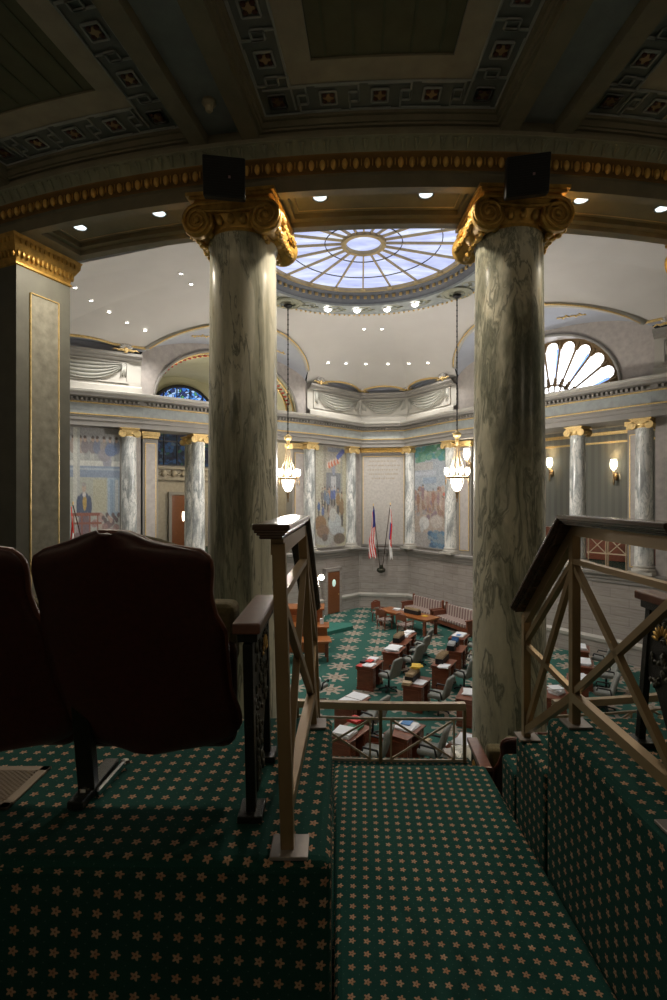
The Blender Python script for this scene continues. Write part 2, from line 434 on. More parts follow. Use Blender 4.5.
# attic base band + cap over the niches
for k, ids in enumerate(((4,5,6,7), (8,9,10,11), (0,1,2,3))):
    pts = [HALL[i] for i in ids]
    m = MB(); m.sweep(pts, [(.30, 4.25), (.30, 4.55), (.24, 4.60), (.12, 4.64), (.12, 4.70), (.10, 4.70), (.10, 5.62), (.14, 5.64)]); struct(m.build('trim_%d' % (7+2*k), 'cornice_light', keep=True))
    m = MB(); m.sweep(pts, [(.14, 5.62), (.30, 5.68), (.32, 5.76), (.42, 5.80), (.44, 5.90), (.0, 5.96)]); struct(m.build('trim_%d' % (8+2*k), 'cornice', keep=True))

# drapery relief panels
def swag_panel(i, f0, f1, label):
    a, b, d, n = facing(HALL[i], HALL[i+1]); ln = (b-a).length
    s0, s1 = ln*f0, ln*f1; r = empty('swag_panel', (*(a+d*(s0+s1)/2)[:2], 4.72)); r['kind'] = 'structure'
    m = MB()
    for (x0, x1, z0, z1) in ((s0, s1, 4.72, 4.77), (s0, s1, 5.54, 5.60), (s0, s0+.08, 4.77, 5.54), (s1-.08, s1, 4.77, 5.54)):
        p = a+d*((x0+x1)/2)+n*.13; m.box((p.x, p.y, (z0+z1)/2), (x1-x0, .07, z1-z0), atan2(d.y, d.x))
    m.build('panel_frame', 'cornice_light', r)
    def fn(u, v):
        uu = 2*u-1; arc = max(0, 1-abs(uu)**2.3)
        z = 5.53 - (.05+.66*v)*arc - .04*v
        h = .015+.13*(abs(sin(v*pi*4.5))**.7)*min(1, arc*1.6+.25)
        if v > .99 or v < .004: h = 0.0
        q = a+d*(s0+.12+(s1-s0-.24)*u)+n*(.10+h); return (q.x, q.y, z)
    m = MB(); m.grid(fn, 44, 50)
    for sg, sb in ((1, s0+.14), (-1, s1-.14)):     # gathered tails at both ends
        for k in range(3):
            q0 = a+d*(sb+sg*.05*k)+n*.15; q1 = a+d*(sb+sg*.09*k)+n*.13; m.tube([(q0.x, q0.y, 5.53), (q0.x, q0.y, 5.30), (q1.x, q1.y, 5.02-.03*k+.0)], [.03,.045,.03], 6)
    m.build('drapery', 'drape', r, smooth=True)
    return r
swag_panel(4, .10, .98, ''); swag_panel(5, .03, .97, ''); swag_panel(6, .02, .90, '')
swag_panel(8, .12, .97, ''); swag_panel(2, .03, .93, '')

# ------------------------------------------------------------------ vault
def wall_hit(a):
    """distance from the hall centre to the wall polygon in world direction a (radians from +Y to +X)"""
    dx, dy = sin(a), cos(a); best = 99
    for i in range(len(FULL)):
        x1, y1 = FULL[i][0]-CX, FULL[i][1]-CY; x2, y2 = FULL[(i+1) % len(FULL)][0]-CX, FULL[(i+1) % len(FULL)][1]-CY
        ex, ey = x2-x1, y2-y1; den = dx*ey-dy*ex
        if abs(den) < 1e-9: continue
        t = (x1*ey-y1*ex)/den; u = (x1*dy-y1*dx)/den
        if t > 0 and -1e-6 <= u <= 1+1e-6: best = min(best, t)
    return best
R0, ZR = 4.80, 7.62
def dome(r, rw): return ZTOP + (ZR-ZTOP)*(1-max(0, (r-R0)/(rw-R0))**1.9)
LUN = []     # (a, b, halfwidth fraction span, rise)
def lun(i, f0, f1, rise, tilt):
    a, b, d, n = facing(HALL[i], HALL[i+1]); ln = (b-a).length
    c = a+d*ln*(f0+f1)/2; LUN.append((c, d, n, ln*(f1-f0)/2, rise, tilt))
lun(3, 0, 1, 1.08, .10); lun(7, 0, 1, 1.08, .10)
lun(4, .16, 1, .30, 0); lun(5, 0, 1, .26, 0); lun(6, 0, .84, .30, 0)
lun(8, .12, 1, .34, 0); lun(2, 0, .88, .34, 0)
def lunz(x, y):
    best = -9
    for c, d, n, hw, rise, tilt in LUN:
        q = Vector((x, y))-c; s = q.dot(d)/hw; k = q.dot(n)
        if abs(s) < 1 and k > -.2: best = max(best, ZTOP + rise*(1-s*s)**.62 + tilt*k)
    return best
NA = 720
rows = []; groin = []
for i in range(NA):
    a = 2*pi*i/NA; rw = wall_hit(a)-.001; dx, dy = sin(a), cos(a)
    def dif(r): return lunz(CX+dx*r, CY+dy*r)-dome(r, rw)
    if dif(rw-.01) > 0:
        lo, hi = R0+.3, rw-.01
        for _ in range(30):
            mid = (lo+hi)/2
            if dif(mid) > 0: hi = mid
            else: lo = mid
        rg = hi
    else: rg = rw
    rows.append((a, rw, rg))
md, ml = MB(), MB(); nd, nl = 26, 10
def ring_pt(i, r, z): a = rows[i % NA][0]; return (CX+sin(a)*r, CY+cos(a)*r, z)
vs = []
for i in range(NA):
    a, rw, rg = rows[i]
    for j in range(nd+1):
        r = R0+(rg-R0)*j/nd; vs.append(ring_pt(i, r, dome(r, rw)))
md.add(vs, [(i*(nd+1)+j, i*(nd+1)+j+1, ((i+1) % NA)*(nd+1)+j+1, ((i+1) % NA)*(nd+1)+j) for i in range(NA) for j in range(nd)])
vs = []
for i in range(NA):
    a, rw, rg = rows[i]
    for j in range(nl+1):
        r = rg+(rw-rg)*j/nl; x, y = CX+sin(a)*r, CY+cos(a)*r
        z = dome(r, rw) if rg == rw else max(lunz(x, y), ZTOP)
        vs.append((x, y, z))
ml.add(vs, [(i*(nl+1)+j, i*(nl+1)+j+1, ((i+1) % NA)*(nl+1)+j+1, ((i+1) % NA)*(nl+1)+j) for i in range(NA) for j in range(nl) if rows[i][1] != rows[i][2] and rows[(i+1) % NA][1] != rows[(i+1) % NA][2]])
ceil = struct(md.build('ceiling', 'plaster', keep=True, smooth=True, auto=12))
ml.build('lunette_soffit', 'blue_soffit', ceil, smooth=True, auto=25)
# small wall tympana under the scallops
m = MB()
for c, d, n, hw, rise, tilt in LUN[2:]:
    vs = []
    for k in range(25):
        q = -1+2*k/24; p = c+d*hw*q+n*.005; vs += [(p.x, p.y, ZTOP-.05), (p.x, p.y, ZTOP+rise*max(0,1-q*q)**.62+.03)]
    m.add(vs, [(2*k, 2*k+2, 2*k+3, 2*k+1) for k in range(24)])
m.build('scallop_wall', 'blue_soffit', ceil)
# gilded rope mouldings along the groins
run = []; runs = []
for i in range(NA+1):
    a, rw, rg = rows[i % NA]
    if rw != rg: run.append(Vector(ring_pt(i, rg, dome(rg, rw)-.02)))
    elif run: runs.append(run); run = []
if run: runs.append(run)
gold_m, pale_m = MB(), MB()
for rn in runs:
    if len(rn) < 4: continue
    # split where neighbouring lunettes meet (direction kink)
    parts, cur = [], [rn[0]]
    for k in range(1, len(rn)-1):
        cur.append(rn[k])
        d1 = (rn[k]-rn[k-1]).normalized(); d2 = (rn[k+1]-rn[k]).normalized()
        if d1.dot(d2) < .75: parts.append(cur); cur = [rn[k]]
    cur.append(rn[-1]); parts.append(cur)
    for p in parts:
        if len(p) < 3: continue
        big = len(p) > 30 and (p[0]-p[-1]).length > 5
        (pale_m if big else gold_m).tube(p, .11 if big else .055, 6)
        if big: gold_m.tube([q-Vector((0,0,.02))+ (Vector((CX,CY,q.z))-q).normalized()*.16 for q in p], .035, 5)
gold_m.build('groin_rope', 'gold_light', ceil, smooth=True)
pale_m.build('groin_moulding', 'cornice_light', ceil, smooth=True)

# shell corbels in gold and white where the scallops meet
def shell(x, y, z, n):
    m = MB(); t = Vector((-n.y, n.x, 0)); nn = Vector((n.x, n.y, 0))
    for k in range(7):
        an = radians(-75+25*k); d = t*sin(an)+Vector((0,0,1))*cos(an)
        m.tube([Vector((x,y,z))+nn*.06, Vector((x,y,z))+d*.16+nn*.12, Vector((x,y,z))+d*.27+nn*.09], [.02,.05,.035], 6, mi=1)
    m.ellipsoid((x+nn.x*.1, y+nn.y*.1, z-.05), (.10,.10,.12), 8, 6, 0)
    for sgn in (-1, 1):
        m.tube([Vector((x,y,z-.05))+nn*.1+t*sgn*(.06+.11*q)+Vector((0,0,.07*sin(q*3))) for q in range(5)], [.05,.05,.04,.03,.015], 6, mi=0)
    return m.build('shell_corbel', ['gold_light', 'plaster'], ceil, smooth=True)
for i, f in ((4,.16),(5,0),(6,0),(6,.84),(8,.16),(8,1.0),(2,0),(2,.84)):
    a, b, d, n = facing(HALL[i], HALL[i+1]); p = a+(b-a)*f+n*.35; shell(p.x, p.y, 6.05, n)
# relief scrolls on the blue soffits of the big arches
for i in (3, 7):
    c, d, n, hw, rise, tilt = LUN[0 if i == 3 else 1]
    m = MB()
    for sg in (-1, 0, 1):
        for q in range(9):
            s = sg*.42*hw+(q-4)*.13; k = .95 if sg else 1.3
            p = c+d*s+n*k; z = lunz(p.x, p.y)-.02
            m.ellipsoid((p.x, p.y, z), (.07+.02*(q % 2), .05, .03), 6, 4)
            p2 = c+d*s+n*(k+.12*sin(q*1.6)); m.ellipsoid((p2.x, p2.y, lunz(p2.x, p2.y)-.02), (.05,.05,.03), 6, 4)
    m.build('scroll_relief', 'gold_light', ceil, smooth=True)

# ------------------------------------------------------------------ oculus ring and skylight
ZS = 8.04; RS = 3.42
m = MB(); m.lathe([(R0+.02, ZR+.02), (R0, ZR-.06), (4.72, ZR-.08), (4.66, ZR-.03), (3.98, ZR-.03), (3.94, ZR-.07), (3.86, ZR-.07), (3.84, ZR)], (CX, CY, 0), 120)
ring = struct(m.build('trim_20', 'frieze', keep=True, smooth=True, auto=30))
m = MB(); m.lathe([(3.84, ZR), (3.80, ZR+.10), (3.70, ZR+.12), (3.70, ZR+.26), (3.60, ZR+.28), (3.58, ZS-.06), (3.40, ZS-.03), (3.40, ZS+.05)], (CX, CY, 0), 120)
m.build('dark_cornice', plain('slate_painted_cornice', (.10,.11,.13), .5), ring, smooth=True)
m = MB()
for k in range(84):
    a = 2*pi*k/84; m.box((CX+3.70*cos(a), CY+3.70*sin(a), ZR+.19), (.11, .11, .10), a)
for k in range(150):
    a = 2*pi*k/150; m.ellipsoid((CX+4.84*cos(a), CY+4.84*sin(a), ZR-.07), (.045,.045,.05), 6, 4)
m.build('gilt_dentils', 'gold_light', ring)
m = MB(); 
for k in range(24):
    a = 2*pi*(k+.5)/24+radians(4)
    m.lathe([(.30,0),(.27,-.03),(.24,0)], (CX+4.32*cos(a), CY+4.32*sin(a), ZR-.03), 20)
    for j in range(6):
        b = a+radians(-4.8+1.9*j*.9); m.ellipsoid((CX+(4.32+.10*sin(j*2.2))*cos(b), CY+(4.32+.10*sin(j*2.2))*sin(b), ZR-.05), (.08,.05,.03), 6, 4)
m.build('relief_roundels', 'leaf_band', ring, smooth=True)
m = MB(); m.lathe([(RS, ZS), (2.2, ZS+.05), (.62, ZS+.09), (0.001, ZS+.10)], (CX, CY, 0), 80)
sk = struct(m.build('window_1', 'skyglass', keep=True))
m = MB(); m.lathe([(RS+.03, ZS-.12), (RS-.09, ZS-.12), (RS-.09, ZS)], (CX, CY, 0), 80)
m.lathe([(.72, ZS+.06), (.70, ZS-.03), (.56, ZS-.03), (.55, ZS+.08)], (CX, CY, 0), 40)
for k in range(20):
    a = pi/2-radians(2.9+18*k)
    m.bar((CX+.66*cos(a), CY+.66*sin(a), ZS+.05), (CX+(RS-.04)*cos(a), CY+(RS-.04)*sin(a), ZS-.03), .050, .07)
    m.ellipsoid((CX+(RS-.12)*cos(a), CY+(RS-.12)*sin(a), ZS-.10), (.12,.12,.05), 8, 4)
m.build('brass_rib', 'sky_bar', sk)
m = MB()
for R in (1.22, 2.45): m.lathe([(R+.015, ZS+.03), (R, ZS-.0), (R-.015, ZS+.03)], (CX, CY, 0), 80)
m.build('lead_circle', 'lead', sk)

# ------------------------------------------------------------------ arched openings
def chord(i): return facing(HALL[i], HALL[i+1])
def arch_opening(i, back, nm, ef=.865):
    a, b, d, n = chord(i); ln = (b-a).length; c = (a+b)/2; hw = ln/2; ew, eh = ef*hw, 2.50
    c0 = [x for x in LUN if (x[0]-c).length < .01][0]
    N = 64; m = MB(); ss = [-hw + 2*hw*k/N for k in range(N+1)] + [-ew, ew]; ss = sorted(set(ss))
    def lowz(s): return 4.30+eh*sqrt(max(0, 1-(s/ew)**2)) if abs(s) < ew else 4.2
    def upz(s): return ZTOP+c0[4]*max(0, 1-(s/hw)**2)**.62+.06
    vs = []
    for s in ss:
        p = c+d*s; vs += [(p.x, p.y, lowz(s)), (p.x, p.y, upz(s))]
    m.add(vs, [(2*k, 2*k+2, 2*k+3, 2*k+1) for k in range(len(ss)-1)])
    w = struct(m.build(nm, 'pink_stone', keep=True))
    # arch soffit back to the window plane
    m = MB(); vs = []
    for k in range(41):
        t = pi*k/40; s = ew*cos(t); z = 4.30+eh*sin(t); p = c+d*s; q = p-n*back; vs += [(p.x, p.y, z), (q.x, q.y, z)]
    m.add(vs, [(2*k, 2*k+1, 2*k+3, 2*k+2) for k in range(40)])
    return w, c, d, n, hw, ew, eh, m
# dark edge moulding of arch
def arch_edge(w, c, d, n, ew, eh, mat, r=.07, off=.03):
    m = MB(); m.tube([tuple((c+d*(ew*cos(pi*k/40))+n*off))+(4.30+eh*sin(pi*k/40),) for k in range(41)], r, 6)
    m.build('arch_moulding', mat, w, smooth=True)
# right: fan window
w, c, d, n, hw, ew, eh, m = arch_opening(3, .95, 'wall_arch_right', .735)
m.build('arch_soffit', 'pink_stone', w, smooth=True); arch_edge(w, c, d, n, ew, eh, 'cornice')
cw = c-n*.95
fan = empty('window_2', (cw.x, cw.y, 4.0)); struct(fan)
def fp(r, an, o=0.0): p = cw+d*(-r*cos(an))+n*o; return (p.x, p.y, 4.0+r*.97*sin(an))
RW = 2.92
m = MB(); poly = [fp(RW+.9, pi*k/40) for k in range(41)]
m.slab(poly, tuple(-n*.05)+(0,)); m.build('glass', 'fanglass', fan)
# brown plate with petal openings: built as frame mesh between petals
m = MB()
NP = 11
for k in range(NP+1):
    an = pi*(k)/NP; m.tube([fp(.95, an, .08), fp(RW-.12, an, .08)], [.035, .055], 6)
    for rr in (.95, 1.06, 1.18): m.ellipsoid(fp(rr, an, .10), (.10-.02*(rr-.95)*4, .06, .10), 6, 4)
# spandrels between rounded petal tips and the arch
for k in range(NP):
    a0, a1 = pi*k/NP, pi*(k+1)/NP; am = (a0+a1)/2; half = (a1-a0)/2*.86
    outer = [fp(RW+.60, a0+(a1-a0)*j/12, .05) for j in range(13)]; inner = []
    for j in range(13):
        t = -1+2*j/12; inner.append(fp(RW-.42+.34*sqrt(max(0,1-t*t)), am+half*t, .05))
    ins = [fp(RW-.42, a0, .05)]+inner+[fp(RW-.42, a1, .05)]
    outs = [outer[0]]+outer+[outer[-1]]
    vs = ins+outs; q = len(ins); m.add(vs, [(j, j+1, q+j+1, q+j) for j in range(q-1)])
    m.tube([fp(RW-.42+.34*sqrt(max(0,1-(-1+2*j/12)**2)), am+half*(-1+2*j/12), .06) for j in range(13)], .035, 5)
    m.tube([fp(RW-.46-.16*sqrt(max(0,1-(-1+2*j/12)**2)), am+half*.8*(-1+2*j/12), .06) for j in range(13)], .012, 4)
for R in (.95, .62): m.tube([fp(R, pi*j/24, .07) for j in range(25)], .045, 5)
for k in range(9):
    an = pi*(k+.5)/9; m.tube([fp(.62, an-.13, .07), fp(.95, an-.13, .07)], .03, 5)
m.build('glazing_bars', 'mullion', fan)
# blue panes strips seen at petal edges
m = MB()
for k in range(1, NP, 2):
    an = pi*k/NP+.045; m.slab([fp(.95, an-.02, .01), fp(RW-.4, an-.03, .01), fp(RW-.4, an+.03, .01), fp(.95, an+.025, .01)], tuple(n*.01)+(0,))
m.build('blue_pane', glow('blue_daylit_pane', (.25,.45,1), 1.4), fan)
# left: deep barrel with stained glass at the back
wl, c, d, n, hw, ew, eh, m = arch_opening(7, 6.2, 'wall_arch_left')
m.build('arch_soffit', plain('cream_barrel_plaster', (.50,.49,.36), .7, 0, .04, 2), wl, smooth=True); arch_edge(wl, c, d, n, ew, eh, 'cornice')
m = MB()   # painted red ornament ribs inside the barrel
for k in range(3, 38):
    t = pi*k/40; s = (ew-.10)*cos(t); z = 4.30+(eh-.10)*sin(t); p = c+d*s-n*.55; m.box((p.x, p.y, z), (.13, .10, .06), atan2(d.y, d.x), 0)
m.build('red_ornament', plain('red_and_cream_painted_band', (.45,.06,.04), .6), wl)
m = MB()
for oo, rr in ((.25,.04), (.85,.05)):
    m.tube([tuple((c+d*((ew-.05)*cos(pi*k/40))-n*oo))+(4.30+(eh-.05)*sin(pi*k/40),) for k in range(41)], rr, 6)
m.build('barrel_rib', 'gold_light', wl, smooth=True)
CL, DL, NL = c, d, n
# rooms behind the openings
def behind(i, depth, ztop, nm, mat, grow=0.0):
    a, b, d, n = chord(i); a2 = a-n*.72; b2 = b-n*.72; a3 = a-n*depth; b3 = b-n*depth
    m = MB()
    m.add([(*a2, ZLEDGE), (*a3, ZLEDGE), (*a3, ztop), (*a2, ztop)], [(0,1,2,3)])
    m.add([(*b2, ZLEDGE), (*b3, ZLEDGE), (*b3, ztop), (*b2, ztop)], [(0,3,2,1)])
    m.add([(*a3, ZLEDGE), (*b3, ZLEDGE), (*b3, ztop), (*a3, ztop)], [(0,1,2,3)])
    w = struct(m.build(nm, mat, keep=True))
    m = MB(); m.add([(*a, ZLEDGE-.01), (*b, ZLEDGE-.01), (*b3, ZLEDGE-.01), (*a3, ZLEDGE-.01)], [(0,1,2,3)])
    struct(m.build('floor', 'carpet', keep=True))
    return w
bl = behind(7, 6.2, 4.3, 'wall_gallery_left', 'paint_beige')
br = behind(3, 3.6, 3.25, 'wall_gallery_right', 'curtain')
a, b, d, n = chord(3)
m = MB(); m.add([(*(a-n*.3), 3.2), (*(b-n*.3), 3.2), (*(b-n*3.6), 3.2), (*(a-n*3.6), 3.2)], [(0,1,2,3)]); struct(m.build('ceiling', 'paint_beige', keep=True))
m = MB(); p, q = a-n*3.5, b-n*3.5
m.bar((p.x, p.y, 2.95), (q.x, q.y, 2.95), .12, .14); m.bar((p.x, p.y, 2.55), (q.x, q.y, 2.55), .08, .08)
struct(m.build('trim_21', 'gold_light', keep=True))
m = MB(); p, q = a-n*1.3, b-n*1.3
m.bar((p.x, p.y, 3.08), (q.x, q.y, 3.08), .3, .24); struct(m.build('trim_22', 'cornice', keep=True))
m = MB(); p, q = a-n*3.3, b-n*3.3
m.bar((p.x, p.y, -1.95), (q.x, q.y, -1.95), .5, 1.35); struct(m.build('trim_23', 'wood_red', keep=True))
# end wall of the barrel above the cornice (with stained window), left
c, d, n = CL, DL, NL
cb = c-n*6.15; HWw = 1.85
def sp(s, z, o=0.0): p = cb+d*s+n*o; return (p.x, p.y, z)
m = MB(); N = 60
def wt(s): return 4.55+1.75*sqrt(max(0, 1-(s/HWw)**2))
def at(s): return 4.30+eh*sqrt(max(0, 1-(s/ew)**2))
vs = []; ss = [-ew+2*ew*k/N for k in range(N+1)]
for s in ss: vs += [sp(s, wt(s) if abs(s) < HWw else 4.29), sp(s, max(at(s), 4.30))]
m.add(vs, [(2*k, 2*k+2, 2*k+3, 2*k+1) for k in range(N)])
m.build('barrel_end', plain('cream_end_plaster', (.46,.45,.33), .7, 0, .04, 2), wl)
sw = struct(empty('window_3', sp(0, 1.9)))
m = MB(); pts = [sp(-HWw, 1.9, .02)]+[sp(HWw, 1.9, .02)]+[sp(HWw*cos(pi*k/30), 4.55+1.75*sin(pi*k/30), .02) for k in range(31)]
m.slab(pts, tuple(n*.04)+(0,)); m.build('stained_glass', 'stained', sw)
m = MB(); m.tube([sp(HWw*cos(pi*k/30), 4.55+1.75*sin(pi*k/30), .08) for k in range(31)], .09, 6)
for s in (-1.1, -.37, .37, 1.1): m.bar(sp(s, 1.9, .08), sp(s, wt(s), .08), .06, .06)
for z in (1.9, 3.2, 4.5, 5.2): m.bar(sp(-HWw, z, .08), sp(HWw, z, .08), .05, .06)
m.bar(sp(-HWw, 1.9, .1), sp(-HWw, 4.55, .1), .1, .1); m.bar(sp(HWw, 1.9, .1), sp(HWw, 4.55, .1), .1, .1)
m.build('window_frame', 'lead', sw)
m = MB()   # carved band under the window
m.bar(sp(-ew, 1.72, .1), sp(ew, 1.72, .1), .2, .10); m.bar(sp(-ew, 1.12, .1), sp(ew, 1.12, .1), .16, .10)
for k in range(-6, 7):
    m.ellipsoid(sp(k*.55, 1.45, .08), (.17, .12, .20), 8, 5)
    m.tube([sp(k*.55+.12+.31*q/6, 1.52-.14*sin(pi*q/6), .08) for q in range(7)], .04, 5)
struct(m.build('trim_24', 'paint_beige', keep=True, smooth=True))
dr = struct(empty('door_1', sp(.12, ZLEDGE)))
m = MB(); m.box(sp(.10, ZLEDGE+1.45, .06), (1.15, .08, 2.9), atan2(d.y, d.x)); m.build('door_leaf', 'wood_door', dr)
m = MB(); 
for s in (-.56, .76): m.box(sp(s, ZLEDGE+1.5, .08), (.16, .14, 3.0), atan2(d.y, d.x))
m.box(sp(.10, ZLEDGE+3.02, .08), (1.5, .14, .16), atan2(d.y, d.x)); m.build('door_frame', 'cornice', dr)
m = MB(); m.ellipsoid(sp(.02, ZLEDGE+1.75, .12), (.16, .03, .27), 16, 8); m.build('oval_pane', 'bulb_soft', dr, smooth=True)

# lower hall door
a, b, d, n = facing(HALL[6], HALL[7])
tt = .56
p = a+(b-a)*tt+n*.03; rz = atan2(d.y, d.x)
dr = struct(empty('door_2', (p.x, p.y, ZF)))
m = MB(); q = p+n*.08; q = p+n*.20; m.box((q.x, q.y, ZF+1.12), (.86, .06, 2.16), rz); m.build('door_leaf', 'wood_door', dr)
m = MB()
for s in (-.52, .52): q = p+d*s+n*.12; m.box((q.x, q.y, ZF+1.2), (.16, .24, 2.4), rz)
q = p+n*.12; m.box((q.x, q.y, ZF+2.33), (1.2, .24, .18), rz); m.build('door_frame', 'stone', dr)
m = MB(); q = p+n*.24; m.ellipsoid((q.x, q.y, ZF+1.62), (.13,.03,.20), 14, 7, R=Matrix.Rotation(rz, 3, 'Z')); m.build('oval_pane', glow('lit_oval_pane', (.55,.75,.65), .6), dr, smooth=True)
m = MB(); q = p+n*.26-d*.33; m.ellipsoid((q.x, q.y, ZF+1.0), (.03,.04,.03), 8, 5); m.build('door_knob', 'gold_light', dr)

# tablet on the far wall
a, b, d, n = facing(HALL[5], HALL[6]); cc = (a+b)/2; rz = atan2(d.y, d.x)
def tb(s, z, o): p = cc+d*s+n*o; return (p.x, p.y, z)
tbl = tag(empty('inscribed_tablet', tb(0, -2.6, .05)), 'tall pale stone tablet with faint inscription and gilt border on the far wall', 'tablet')
m = MB(); m.box(tb(0, .0, .03), (2.30, .05, 4.9), rz); m.build('slab', plain('pale_inscribed_stone', (.45,.42,.38), .6, 0, .12, 9), tbl)
m = MB()
for s in (-1.20, 1.20): m.box(tb(s, 0, .05), (.09, .10, 5.1), rz)
m.box(tb(0, 2.50, .05), (2.48, .10, .09), rz); m.box(tb(0, -2.50, .05), (2.48, .10, .09), rz); m.build('dark_frame', 'cornice', tbl)
m = MB()
for s in (-1.13, 1.13): m.box(tb(s, 0, .07), (.03, .04, 4.9), rz)
m.box(tb(0, 2.43, .07), (2.26, .04, .03), rz); m.build('gilt_fillet', 'gold_light', tbl)
m = MB(); rnd = random.Random(3)
for r_, wdt in enumerate((1.55, 1.70, 1.72, 1.60, 1.25)):
    s = -wdt/2
    while s < wdt/2-.03:
        wl_ = rnd.choice((.05,.07,.10,.14))
        k = 0
        while k < wl_: m.box(tb(-(s+k), 2.16-.24*r_, .057), (.020, .008, .10 if rnd.random() < .6 else .07), rz); k += .034
        s += wl_+.05
m.build('carved_lettering', plain('worn_gilt_lettering', (.36,.30,.22), .6), tbl)
m = MB(); m.box(tb(0, 2.78, .12), (2.6, .24, .18), rz); m.box(tb(0, 2.66, .16), (2.5, .20, .05), rz)
for k in range(34): m.ellipsoid(tb(-1.22+2.44*k/33, 2.77, .26), (.03,.03,.07), 6, 4)
struct(m.build('trim_25', 'gold', keep=True))

# pilaster panels with gilt fillets beside openings (left & right)
def pilaster(i, s, wdt, nm='pilaster', o=.0, from_end=False):
    a, b, d, n = chord(i)
    p = (b-d*s) if from_end else (a+d*s); rz = atan2(d.y, d.x); z0, z1 = ZLEDGE, 2.55; zc = (z0+z1)/2
    def Q(x, z, oo): q = p+d*x+n*(o+oo); return (q.x, q.y, z)
    r = struct(empty(nm, Q(0, z0, 0)))
    m = MB(); m.box(Q(0, zc, -.30), (wdt, .60, z1-z0), rz); m.build('pilaster_body', 'cornice', r)
    m = MB(); m.box(Q(0, zc+.02, .02), (wdt*.62, .03, z1-z0-.45), rz); m.build('stone_inlay', 'pink_stone', r)
    m = MB()
    for x in (-wdt*.34, wdt*.34): m.box(Q(x, zc+.02, .03), (.03, .03, z1-z0-.42), rz)
    for z in (zc+.02+(z1-z0-.42)/2, zc+.02-(z1-z0-.42)/2): m.box(Q(0, z, .03), (wdt*.7, .03, .03), rz)
    m.build('gilt_fillet', 'gold_light', r)
    m = MB(); m.box(Q(0, 2.62, -.26), (wdt+.04, .66, .10), rz); m.box(Q(0, 2.76, -.26), (wdt+.12, .74, .16), rz); m.build('pilaster_cap', 'gold_light', r)
    return r
pilaster(3, .62, .62); pilaster(3, .40, .80, from_end=True); pilaster(7, .40, .80); pilaster(7, .40, .62, from_end=True)
# ================================================================== COLUMNS
def make_column(name, mat, H, r0, r1, near):
    r = empty(name)
    k = .55 if near else 1; m = MB(); m.box((0,0,.05*k), (r0*2.6, r0*2.6, .10*k)); m.lathe([(r0*1.28,.10*k),(r0*1.32,.14*k),(r0*1.28,.19*k),(r0*1.12,.21*k),(r0*1.10,.24*k),(r0*1.18,.28*k),(r0*1.05,.31*k),(r0,.33*k)], (0,0,0), 40)
    m.build('base', 'cornice_light' if not near else mat, r, world=False, smooth=True, auto=40)
    m = MB(); seg = 64 if near else 28
    m.lathe([(r0*(1.0)*(1-q)+r1*q + r0*.012*sin(pi*q), .33*k+(H-.33*k-.06)*q) for q in [i/16 for i in range(17)]] + [(r1*1.04, H-.05), (r1*1.055, H-.03), (r1*1.03, H)], (0,0,0), seg)
    m.build('shaft', mat, r, world=False, smooth=True)
    gm = 'gold' if near else 'gold_light'
    m = MB()
    R = r1
    m.lathe([(R*1.0,H-.01),(R*1.05,H),(R*1.05,H+.02),(R*1.02,H+.03),(R*1.06,H+.06),(R*1.17,H+.12),(R*1.17,H+.16),(0.01,H+.16)], (0,0,0), 40 if near else 20)
    for k in range(20 if near else 10):
        a = 2*pi*k/(20 if near else 10); m.ellipsoid((R*1.13*cos(a), R*1.13*sin(a), H+.095), (.036,.036,.05), 8, 5)
    vx, vz, vr, fy = R*1.0, H+.095, .150, R*1.12
    for sy in (-1, 1):
        m.box((0, sy*(fy-.02), H+.195), (2*vx, .07, .09))
        if near:
            m.tube([(-vx+2*vx*q/10, sy*(fy+.02), H+.155+.02*abs(2*q/10-1)) for q in range(11)], .016, 6)
            m.tube([(-vx, sy*(fy+.02), H+.238), (vx, sy*(fy+.02), H+.238)], .014, 6)
    m.box((0,0,H+.262), (2*fy+.0, 2*fy+.0, .035)); m.box((0,0,H+.290), (2*fy+.07, 2*fy+.07, .025)); m.box((0,0,H+.317), (2*fy+.12, 2*fy+.12, .032))
    cap = m.build('capital', gm, r, world=False, smooth=True, auto=35)
    for sx in (-1, 1):
        m = MB(); RX = Matrix.Rotation(pi/2, 3, 'X')
        prof = [(.001,-fy-.015),(vr*.9,-fy-.015),(vr,-fy+.0),(vr,-fy+.05),(vr*.80,-fy+.10),(vr*.62,-.08),(vr*.78,-.05),(vr*.78,.05),(vr*.62,.08),(vr*.80,fy-.10),(vr,fy-.05),(vr,fy),(vr*.9,fy+.015),(.001,fy+.015)]
        seg = 28 if near else 12
        vs = [(sx*vx+p*cos(2*pi*k/seg), y, vz+p*sin(2*pi*k/seg)) for p, y in prof for k in range(seg)]
        m.add(vs, [(i*seg+k, i*seg+(k+1) % seg, (i+1)*seg+(k+1) % seg, (i+1)*seg+k) for i in range(len(prof)-1) for k in range(seg)])
        if near:
            for sy in (-1, 1):
                m.tube([(sx*(vx + (vr*.93-q*.0019)*sin(q*.26)*1), sy*(fy+.022), vz+(vr*.93-q*.0019)*cos(q*.26)) for q in range(60)], [.018-.00015*q for q in range(60)], 6)
                m.ellipsoid((sx*vx, sy*(fy+.025), vz), (.03,.02,.03), 10, 6)
            for q in range(7):   # overlapping leaves along the bolster
                y = -fy+.10+(2*fy-.2)*q/6
                for k in range(6):
                    a = 2*pi*k/6+.3; rr = vr*(.88 if abs(q-3) > 1 else .74); m.ellipsoid((sx*vx+rr*cos(a), y, vz+rr*sin(a)), (.035,.055,.035), 6, 4)
        m.build('volute_scroll', gm, cap, world=False, smooth=True, auto=40)
    return r

